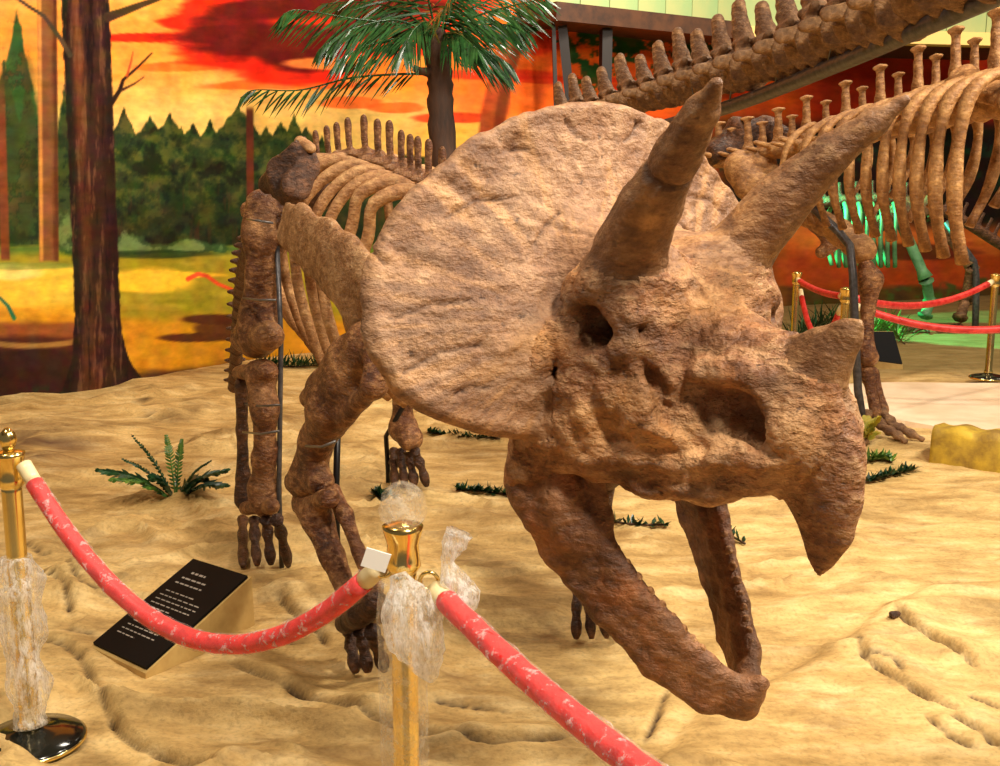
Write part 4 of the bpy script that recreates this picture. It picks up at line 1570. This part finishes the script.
def frond(path, ll, wd, mat, par, nl=26, nm='frond', droop=.6, rg=RNG, stem_r=.01, hang=(0, 0, -1)):
    P = spline(path, nl + 4)
    m = MB()
    m.add(*sweep(P, [stem_r * (1 - .8 * i / (nl + 3)) for i in range(nl + 4)], 5))
    for i in range(3, nl + 3):
        t = i / (nl + 3)
        tg = unit(P[i + 1] - P[i - 1]) if i + 1 < len(P) else unit(P[i] - P[i - 1])
        sd = unit(np.cross(tg, (0, 0, 1)))
        L_ = ll * (0.45 + 0.75 * math.sin(math.pi * min(1, t * 1.05) ** .8)) * rg.uniform(.85, 1.1)
        for s_ in (-1, 1):
            dr = unit(sd * s_ * (1 - droop) + np.array(hang) * droop + tg * .75 + np.array([rg.uniform(-.15, .15) for _ in range(3)]))
            m.add(*leaf_strip(P[i], P[i] + dr * L_, wd, L_ * .25 * droop, 3, unit(np.array([rg.uniform(-.4, .4), -1, rg.uniform(0, .8)]))))
    return obj(nm, m.vf, mat, par)


# artificial palm in front of the mural
YP = 10.4
pb = AY(447, 130, YP)
pbase = np.array([pb[0] + .06, YP, fz(pb[0], YP)])
palm = empty('palm_tree', tuple(pbase), 'artificial palm with dark trunk and arching glossy green fronds', 'palm')
tp_ = spline([pbase - np.array([0, 0, .03]), AY(446, 200, YP), AY(441, 110, YP), AY(440, 70, YP), AY(434, 44, YP), AY(430, 28, YP)], 40)
tr_ = [(.13 - .02 * math.sin(i / 40 * 3)) * (1 + .05 * (i % 3)) for i in range(40)]
tr_[-4:] = [.125, .115, .09, .05]
obj('trunk', sweep(tp_, tr_, 14, amp=.2, freq=9, seed=2), 'palm_trunk', palm)
obj('cut_stub', sweep([AY(432, 73, YP - .05), AY(421, 71, YP - .1), AY(413, 68, YP - .12)], [.05, .035, .03], 8, amp=.2, freq=20), 'palm_trunk', palm)
FR = [([(430, 38), (400, 25), (350, 18), (300, 10), (283, 14)], (-.1, -.3)),
      ([(430, 36), (400, 38), (365, 46), (335, 62)], (0, -.4)),
      ([(427, 74), (400, 74), (350, 78), (300, 90), (255, 90), (240, 98)], (-.05, -.2)),
      ([(432, 32), (410, 2), (370, -20), (330, -22)], (.2, .5)),
      ([(435, 30), (425, -10), (405, -40)], (0, -.2)),
      ([(437, 30), (455, -10), (490, -34)], (.1, .4)),
      ([(438, 32), (470, 18), (510, 6), (548, -2)], (-.1, -.4)),
      ([(438, 36), (470, 28), (500, 24), (530, 32)], (0, -.2)),
      ([(436, 38), (465, 44), (490, 52), (512, 66)], (.05, .2)),
      ([(433, 34), (400, 10), (360, 2), (320, 4)], (.1, .3)),
      ([(437, 30), (480, 4), (530, -14)], (.2, .6)),
      ([(434, 30), (425, 22), (412, 32), (402, 56)], (-.2, -.6)),
      ([(440, 36), (458, 34), (478, 50)], (-.2, -.6)),
      ([(434, 30), (445, 8), (458, -10)], (-.2, -.5)),
      ([(432, 34), (395, 20), (350, 30), (318, 50)], (-.1, -.3))]
for i, (pp_, (d0, d1)) in enumerate(FR):
    n = len(pp_)
    pth = [AY(x, y, YP + d0 * 0 + d1 * k / (n - 1)) for k, (x, y) in enumerate(pp_)]
    frond(pth, .40 if i != 2 else .26, .012, 'palm_leaf', palm, 26, droop=.6, stem_r=.014)

# fern by the black plaque
fb = GF(176, 501)
fern = empty('fern', (fb[0], fb[1], fb[2]), 'small green plastic fern lying on the sand by the hind foot', 'plant')
for k, (x, y, dy) in enumerate([(131, 434, .02), (121, 458, .0), (96, 470, -.10), (110, 480, -.2), (166, 434, .1), (182, 438, .1), (212, 460, .05), (228, 470, .0), (226, 486, -.12), (205, 478, .1), (150, 478, -.05)]):
    tip = AY(x, y, fb[1] + dy)
    mid_ = (fb + tip) / 2 + np.array([0, 0, .04])
    big = k in (2, 3, 7, 8, 9, 10)
    frond([fb + np.array([0, 0, .0]), mid_, tip], .085 if big else .03, .011 if big else .007, 'leaf_light' if k in (3, 4, 5) else 'leaf_dark', fern, 18, droop=.15, stem_r=.006, hang=(0, 0, -.3))


def garland(pxs, label, dens=1.0, mat='leaf_dark', hgt=.05, grp=None):
    pts = [GF(*p) for p in pxs]
    c = pts[len(pts) // 2]
    e = empty('vine_garland', tuple(c), label, 'vine')
    P = [p + np.array([0, 0, .012]) for p in spline(pts, max(6, int(14 * dens) + 4))]
    obj('stem', sweep(P, .006, 5), 'twig', e)
    m = MB()
    rg = random.Random(int(c[0] * 100) + 5)
    for i in range(len(P) - 1):
        for _ in range(int(9 * dens)):
            p = P[i] + (P[i + 1] - P[i]) * rg.random()
            d = np.array([rg.uniform(-1, 1), rg.uniform(-1, 1), rg.uniform(.0, .9)])
            m.add(*leaf_strip(p, p + unit(d) * rg.uniform(.5, 1.1) * hgt * 1.3, .010, 0, 2))
    lf = obj('leaves', m.vf, mat, e)
    lf['kind'] = 'stuff'
    return e


garland([(428, 434), (455, 438), (500, 440)], 'dark green vine on the sand under the frill edge')
garland([(456, 492), (485, 494), (520, 498)], 'dark green vine lying behind the jaw hinge', 1.2)
garland([(612, 524), (640, 527), (668, 527)], 'thin dark green vine between the jaw branches', .6)
garland([(716, 528), (728, 536), (745, 546)], 'sparse scatter of green leaves below the beak', .35)
garland([(866, 484), (888, 478), (914, 471)], 'dark green vine on bright sand past the beak', 1.2)
garland([(256, 366), (290, 368), (330, 366)], 'dark green vine along the foot of the mural', 1.2, hgt=.14)
garland([(374, 496), (382, 500), (390, 503)], 'tuft of ivy leaves beside the far hind foot', 1.0, hgt=.06)
garland([(788, 345), (815, 330), (840, 322)], 'green plastic plants behind the far barrier rope', 1.2, 'leaf_dark', .3)
garland([(866, 338), (885, 330), (905, 345)], 'green plastic leaves spread over the black floor plaque', 1.0, 'leaf_light', .3)
garland([(868, 463), (880, 461), (892, 464)], 'low green leaves at the claws of the standing skeleton', .8, 'leaf_light', .07)
dp = GF(864, 447)
dpl = empty('dry_plant', tuple(dp), 'yellow dry leafy plant beside the clawed foot', 'plant')
for k in range(7):
    tip = AY(853 + k * 4.5, 416 + (k % 3) * 8, dp[1] + .05 * (k % 2))
    frond([dp, (dp + tip) / 2 + np.array([0, 0, .03]), tip], .06, .014, 'dry_leaf', dpl, 8, droop=.1, stem_r=.004)

# yellow block at the display edge
kb = [G(929, 461), G(1035, 476)]
d = unit(kb[1] - kb[0])
nr = np.array([-d[1], d[0], 0])
L_ = np.linalg.norm(kb[1] - kb[0])
m = MB()
nx_, nz_ = 22, 6
V = []
prof = [(0, -.03), (.004, .16), (.02, .205), (.06, .218), (.26, .20), (.30, .17), (.31, -.03)]
V, Fs = [], []
for i in range(nx_):
    for dd, zz in prof:
        V.append(kb[0] + d * L_ * i / (nx_ - 1) + nr * dd + np.array([0, 0, zz * (1 - .06 * math.sin(i * .9))]))
k = len(prof)
for i in range(nx_ - 1):
    for j in range(k - 1):
        Fs.append((i * k + j, (i + 1) * k + j, (i + 1) * k + j + 1, i * k + j + 1))
Fs += [tuple(range(k)), tuple((nx_ - 1) * k + j for j in range(k - 1, -1, -1))]
V = np.array(V)
V = V + .012 * np.stack([fbm(V, 5, 3, 1), fbm(V, 5, 3, 2), fbm(V, 6, 3, 3)], 1)
tag(obj('edge_block', (V, Fs), 'yellow_rock'), 'mustard yellow rough block at the edge of the pale path', 'block')

# ================================================================== long tail on a steel tube
PA = [(560, 122, 9.3), (600, 113, 8.7), (640, 100, 8.2), (700, 82, 7.4), (770, 62, 6.5), (845, 32, 5.6), (900, 10, 5.0), (960, -20, 4.5), (1040, -60, 4.0)]
tA = [AY(x, y, Y) for x, y, Y in PA]
c = tA[6]
tl_ = empty('tail_skeleton', (c[0], c[1], 0), 'huge brown tail vertebrae carried high on a grey steel tube', 'skeleton')


def tailv(name, mat, seed):
    return mkmesh(name, *sdf_bone([
        ([(-.085, 0, 0), (-.084, 0, .004)], [.14, .14], (1, 0, 0), .30),
        ([(.085, 0, 0), (.084, 0, .004)], [.15, .15], (1, 0, 0), .30),
        ([(-.085, 0, .01), (0, 0, .0), (.085, 0, .01)], [.125, .10, .125]),
        ([(.01, 0, .13), (-.06, 0, .27), (-.105, 0, .41)], [.10, .08, .07], (0, 1, 0), .6),
        ([(-.09, 0, .17), (.0, 0, .165), (.12, 0, .17)], [.05, .09, .04], (0, 0, 1), .45),
        ([(0, -.19, .04), (0, 0, .05), (0, .19, .04)], [.045, .07, .045]),
        ([(.05, -.06, .13), (.15, -.07, .18)], [.035, .022]), ([(.05, .06, .13), (.15, .07, .18)], [.035, .022])], h=.013, amp=.018, freq=12, k=.022, seed=seed), mat)


va = [tailv('tail_vertebra', 'bone_tail', 71), tailv('tail_vertebra', 'bone_tail', 83)]
dense = spline(tA, 400)
cum = np.concatenate([[0], np.cumsum([np.linalg.norm(dense[i + 1] - dense[i]) for i in range(399)])])
pos, i = 0.05, 0
while pos < cum[-1]:
    j = min(int(np.searchsorted(cum, pos)), 398)
    c = dense[j]
    d = unit(dense[min(j + 4, 399)] - dense[max(j - 4, 0)])
    l = unit(np.cross((0, 0, 1), d))
    z = np.cross(d, l)
    s_ = .74 + .32 * pos / cum[-1]
    sh = .92 + .1 * math.sin(i * 2.1)
    inst('tail_vertebra', va[i % 2], basis(c, d * s_, l * s_, z * s_ * sh), tl_)
    pos += .292 * s_ / .9
    i += 1
PT = [(585, 150, 8.95), (660, 127, 7.9), (740, 103, 6.9), (845, 61, 5.6), (930, 24, 4.75), (1000, -6, 4.3), (1060, -34, 3.95), (1220, -110, 3.2)]
tube = spline([AY(x, y, Y - .02) for x, y, Y in PT], 60)
obj('steel_tube', sweep(tube, .042, 16), 'steel', tl_)
for q in (tube[0], tube[-1]):
    obj('tube_post', sweep([np.array([q[0], q[1], fz(q[0], q[1]) - .01]), q], .04, 12), 'steel', tl_)
for j in range(12, 60, 4):
    q = tube[j]
    ups = np.array([0, 0, 1.0])
    obj('wire_tie', sweep([q + np.array([-.02, -.03, 0]), q + np.array([-.03, -.16, .13]), q + np.array([-.05, -.15, .28])], .005, 5), 'wire', tl_)

# ================================================================== tall standing skeleton
stn = empty('standing_skeleton', tuple(G(880, 440)), 'tall brown dinosaur skeleton with knobbed spines and hanging ribs beside the path', 'skeleton')
SP = [(719, 122, 162, 9.0), (748, 117, 158, 8.8), (778, 108, 152, 8.5), (806, 96, 150, 8.2), (846, 81, 140, 7.7), (880, 65, 130, 7.3), (917, 46, 122, 6.9), (954, 27, 112, 6.5), (993, 9, 104, 6.15), (1036, -12, 96, 5.8)]
bsp = mkmesh('spine_vertebra', *sdf_bone([
    ([(-.09, 0, 0), (0, 0, 0), (.09, 0, 0)], [.10, .08, .10]),
    ([(0, 0, .05), (0, 0, .25), (0, 0, .52)], [.07, .038, .034], (0, 1, 0), .7),
    ([(-.055, 0, .53), (.055, 0, .53)], [.022, .022]),
    ([(-.08, 0, .10), (.08, 0, .10)], [.03, .03]),
    ([(0, -.22, .12), (0, 0, .05), (0, .22, .12)], [.026, .04, .026])], h=.013, amp=.01, freq=14, k=.03, seed=90), 'bone_back')
SB = []
for i, (x, yt, yb, Y) in enumerate(SP):
    c = AY(x, yb, Y)
    SB.append(c)
for i, (x, yt, yb, Y) in enumerate(SP):
    c = SB[i]
    d = unit(SB[min(i + 1, len(SB) - 1)] - SB[max(i - 1, 0)])
    l = unit(np.cross((0, 0, 1), d))
    hgt = np.linalg.norm(AY(x, yt, Y) - c)
    k = hgt / .545
    inst('spine_vertebra', bsp, basis(c, d * .95, l * .95, np.array([0, 0, 1.]) * k), stn)
    # in-between smaller ones
    if i + 1 < len(SP):
        c2 = (SB[i] + SB[i + 1]) / 2
        inst('spine_vertebra', bsp, basis(c2, d * .8, l * .8, np.array([0, 0, 1.]) * k * .8), stn)
dB = unit(SB[-1] - SB[0])
lB = unit(np.cross((0, 0, 1), dB))
hipY = 8.95
obj('hip_blade', sdf_bone([([AY(712, 152, hipY), AY(735, 140, hipY), AY(765, 138, hipY - .1), AY(792, 142, hipY - .3)], [.12, .17, .16, .10], tuple(lB), .3)], h=.016, amp=.012, k=.05, seed=91), 'bone_dark', stn)
obj('thigh_bone', sdf_bone([([AY(742, 168, 8.6), AY(752, 185, 8.5), AY(800, 210, 8.2), AY(840, 232, 7.9), AY(862, 250, 7.7)], [.14, .12, .09, .085, .10]),
                            ([AY(765, 160, 8.6), AY(772, 176, 8.5)], [.08, .07])], h=.014, amp=.01, k=.05, seed=92), 'bone_back', stn)
obj('shin_bone', sdf_bone([([AY(866, 268, 7.65), AY(870, 280, 7.6), AY(868, 310, 7.6), AY(867, 345, 7.55), AY(868, 357, 7.5)], [.06, .085, .045, .045, .075], None, 1)], h=.012, amp=.006, k=.03, seed=93), 'bone_body', stn)
obj('foot_bone', sdf_bone([([AY(867, 372, 7.5), AY(871, 390, 7.48), AY(876, 412, 7.42)], [.055, .034, .04])], h=.010, amp=.006, k=.02, seed=94), 'bone_body', stn)
obj('foot_bone', sdf_bone([([AY(873, 373, 7.55), AY(878, 392, 7.5), AY(884, 410, 7.45)], [.045, .030, .036])], h=.010, amp=.006, k=.02, seed=95), 'bone_body', stn)
for k, path in enumerate([[(874, 414), (884, 427), (896, 434), (906, 444)], [(882, 411), (893, 424), (908, 432), (924, 442)], [(868, 412), (866, 428), (864, 440), (862, 449)]]):
    a = [AY(path[0][0], path[0][1], 7.43), AY(path[1][0], path[1][1], 7.35), None, None]
    tip = GF(*path[3])
    a[2] = AY(path[2][0], path[2][1], (7.35 + tip[1]) / 2)
    tip[2] = fz(tip[0], tip[1]) + .012
    a[3] = tip
    P = spline(a, 18)
    obj('claw_toe', sweep(P, [(.034 + .008 * math.cos(i * 1.5)) * (1 - .6 * max(0, (i - 11) / 6)) for i in range(18)], 9, amp=.15, freq=20), 'bone_tail', stn)
obj('hip_prong', sdf_bone([([AY(795, 190, 8.6), AY(815, 222, 8.5), AY(830, 240, 8.45)], [.07, .06, .06]), ([AY(822, 252, 8.45), AY(840, 240, 8.4)], [.05, .05])], h=.014, amp=.008, k=.04, seed=96), 'bone_body', stn)
rod([AY(800, 196, 8.0), AY(838, 231, 7.75), AY(850, 246, 7.6), AY(853, 275, 7.5), AY(855, 330, 7.45), AY(858, 390, 7.42), onfloor(AY(866, 430, 7.42))], .03, stn, 'steel')
# second leg, seen behind
obj('thigh_bone', sdf_bone([([AY(765, 180, 9.3), AY(752, 225, 9.3), AY(746, 262, 9.2)], [.11, .08, .09])], h=.016, amp=.01, k=.04, seed=97), 'bone_dark', stn)
q0 = AY(748, 360, 9.2)
obj('shin_bone', sdf_bone([([AY(746, 274, 9.2), AY(748, 320, 9.2), np.array([q0[0], q0[1], .06])], [.08, .05, .06])], h=.016, amp=.01, k=.04, seed=98), 'bone_dark', stn)
# shoulder blade and ribs
obj('shoulder_blade', sdf_bone([([AY(946, 92, 6.35), AY(965, 82, 6.2), AY(985, 88, 6.0), AY(1012, 100, 5.8), AY(1050, 110, 5.6)], [.06, .085, .08, .07, .08], (0, 1, 0), .4)], h=.012, amp=.008, k=.03, seed=99), 'bone_back', stn)
for i in range(11):
    u = i / 10
    j = 3.6 + u * 5.4
    a = min(int(j), 8)
    c = SB[a] + (SB[a + 1] - SB[a]) * (j - a) + np.array([0, 0, .08])
    ln = .52 + .26 * u
    for sd in (-1, 1):
        wd = .30 + .08 * u
        pr = [(.05, 0), (.16, .05), (wd, -.05), (wd + .05, -.30 * ln / .8), (wd + .02, -.65 * ln / .8), (wd - .08, -.95 * ln / .8)]
        pts = spline([c + lB * sd * x + np.array([0, 0, z]) - dB * (.10 * (-z)) for x, z in pr], 20)
        rad = [.022 + .010 * u + .004 * math.sin(q) for q in range(20)]
        ln = (.44 + .22 * u) * (1 + .15 * math.sin(i * 2.7 + sd))
        obj('rib', sweep(pts, rad, 8, flat=dB, q=1.3, amp=.12, freq=9, seed=i), 'bone_back', stn)

# ================================================================== small skeleton far behind, in green light
YC = 13.2
sm = empty('small_skeleton', tuple(G(930, 318)), 'slim two-legged skeleton in green light before the red wall', 'skeleton')


def leg(path, r, mat):
    n = len(path)
    for k in range(n - 1):
        a, b = AY(*path[k]), AY(*path[k + 1])
        if k == n - 2:
            b[2] = max(b[2], .05)
        a_, b_ = a + (b - a) * .03, a + (b - a) * .97
        pts = [a_ + (b_ - a_) * t for t in np.linspace(0, 1, 9)]
        rad = [r * (1.25 if abs(t - .5) > .4 else .85) for t in np.linspace(0, 1, 9)]
        obj('leg_bone', sweep(pts, rad, 8, amp=.1), mat, sm)


leg([(896, 212, YC), (926, 280, YC - .1), (930, 302, YC), (925, 316, YC - .1)], .075, 'bone_green_lit')
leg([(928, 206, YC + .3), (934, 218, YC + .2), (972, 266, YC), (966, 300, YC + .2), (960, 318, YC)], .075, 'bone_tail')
rod([AY(945, 222, YC), AY(974, 262, YC - .05), AY(976, 275, YC - .05), AY(976, 300, YC - .05), onfloor(AY(976, 320, YC - .05))], .04, sm, 'steel')
for base in ((925, 316, YC - .1), (960, 318, YC)):
    b = AY(*base)
    for dx in (-.16, -.06, .05):
        obj('claw_toe', sweep([np.array([b[0], b[1], .07]), np.array([b[0] + dx - .06, b[1] - .12, .05]), np.array([b[0] + dx * 1.6 - .12, b[1] - .26, .035])], [.035, .03, .012], 7), 'bone_dark', sm)
obj('hip_blade', sdf_bone([([AY(880, 224, YC), AY(900, 210, YC), AY(930, 205, YC)], [.10, .16, .12], (0, 1, 0), .5)], h=.02, amp=.012, k=.04, seed=111), 'bone_tail', sm)
cp = spline([AY(800, 205, YC), AY(850, 200, YC), AY(900, 200, YC), AY(950, 214, YC + .1), AY(1000, 244, YC + .3)], 26)
sv = mkmesh('small_vertebra', *sdf_bone([([(-.05, 0, 0), (.05, 0, 0)], [.065, .065]), ([(0, 0, .04), (0, 0, .2)], [.035, .025], (0, 1, 0), .6)], h=.014, amp=.006, k=.02, seed=112), 'bone_dark')
for i, c in enumerate(cp):
    d = unit(cp[min(i + 1, 25)] - cp[max(i - 1, 0)])
    l = unit(np.cross((0, 0, 1), d))
    inst('small_vertebra', sv, basis(c, d, l, np.cross(d, l)), sm)
for i in range(9):
    c = AY(836 + i * 7, 205, YC - .05)
    for sd in (-1, 1):
        pts = spline([c + np.array([0, sd * .05, .02]), c + np.array([-.02, sd * .2, -.1]), c + np.array([-.03, sd * .24, -.4]), c + np.array([.03, sd * .14, -.72])], 14)
        obj('rib', sweep(pts, .026, 7), 'bone_green_lit', sm)

# small dark stone at the head of the crack in the bright sand
sp_ = GF(895, 618)
V, Q = sdf_bone([([sp_ + np.array([-.012, 0, .012]), sp_ + np.array([.012, .006, .016])], [.016, .012])], h=.005, amp=.006, freq=50, k=.01, seed=130)
tag(obj('stone', (V, Q), 'bone_dark'), 'small dark brown stone on the cracked bright sand', 'stone')
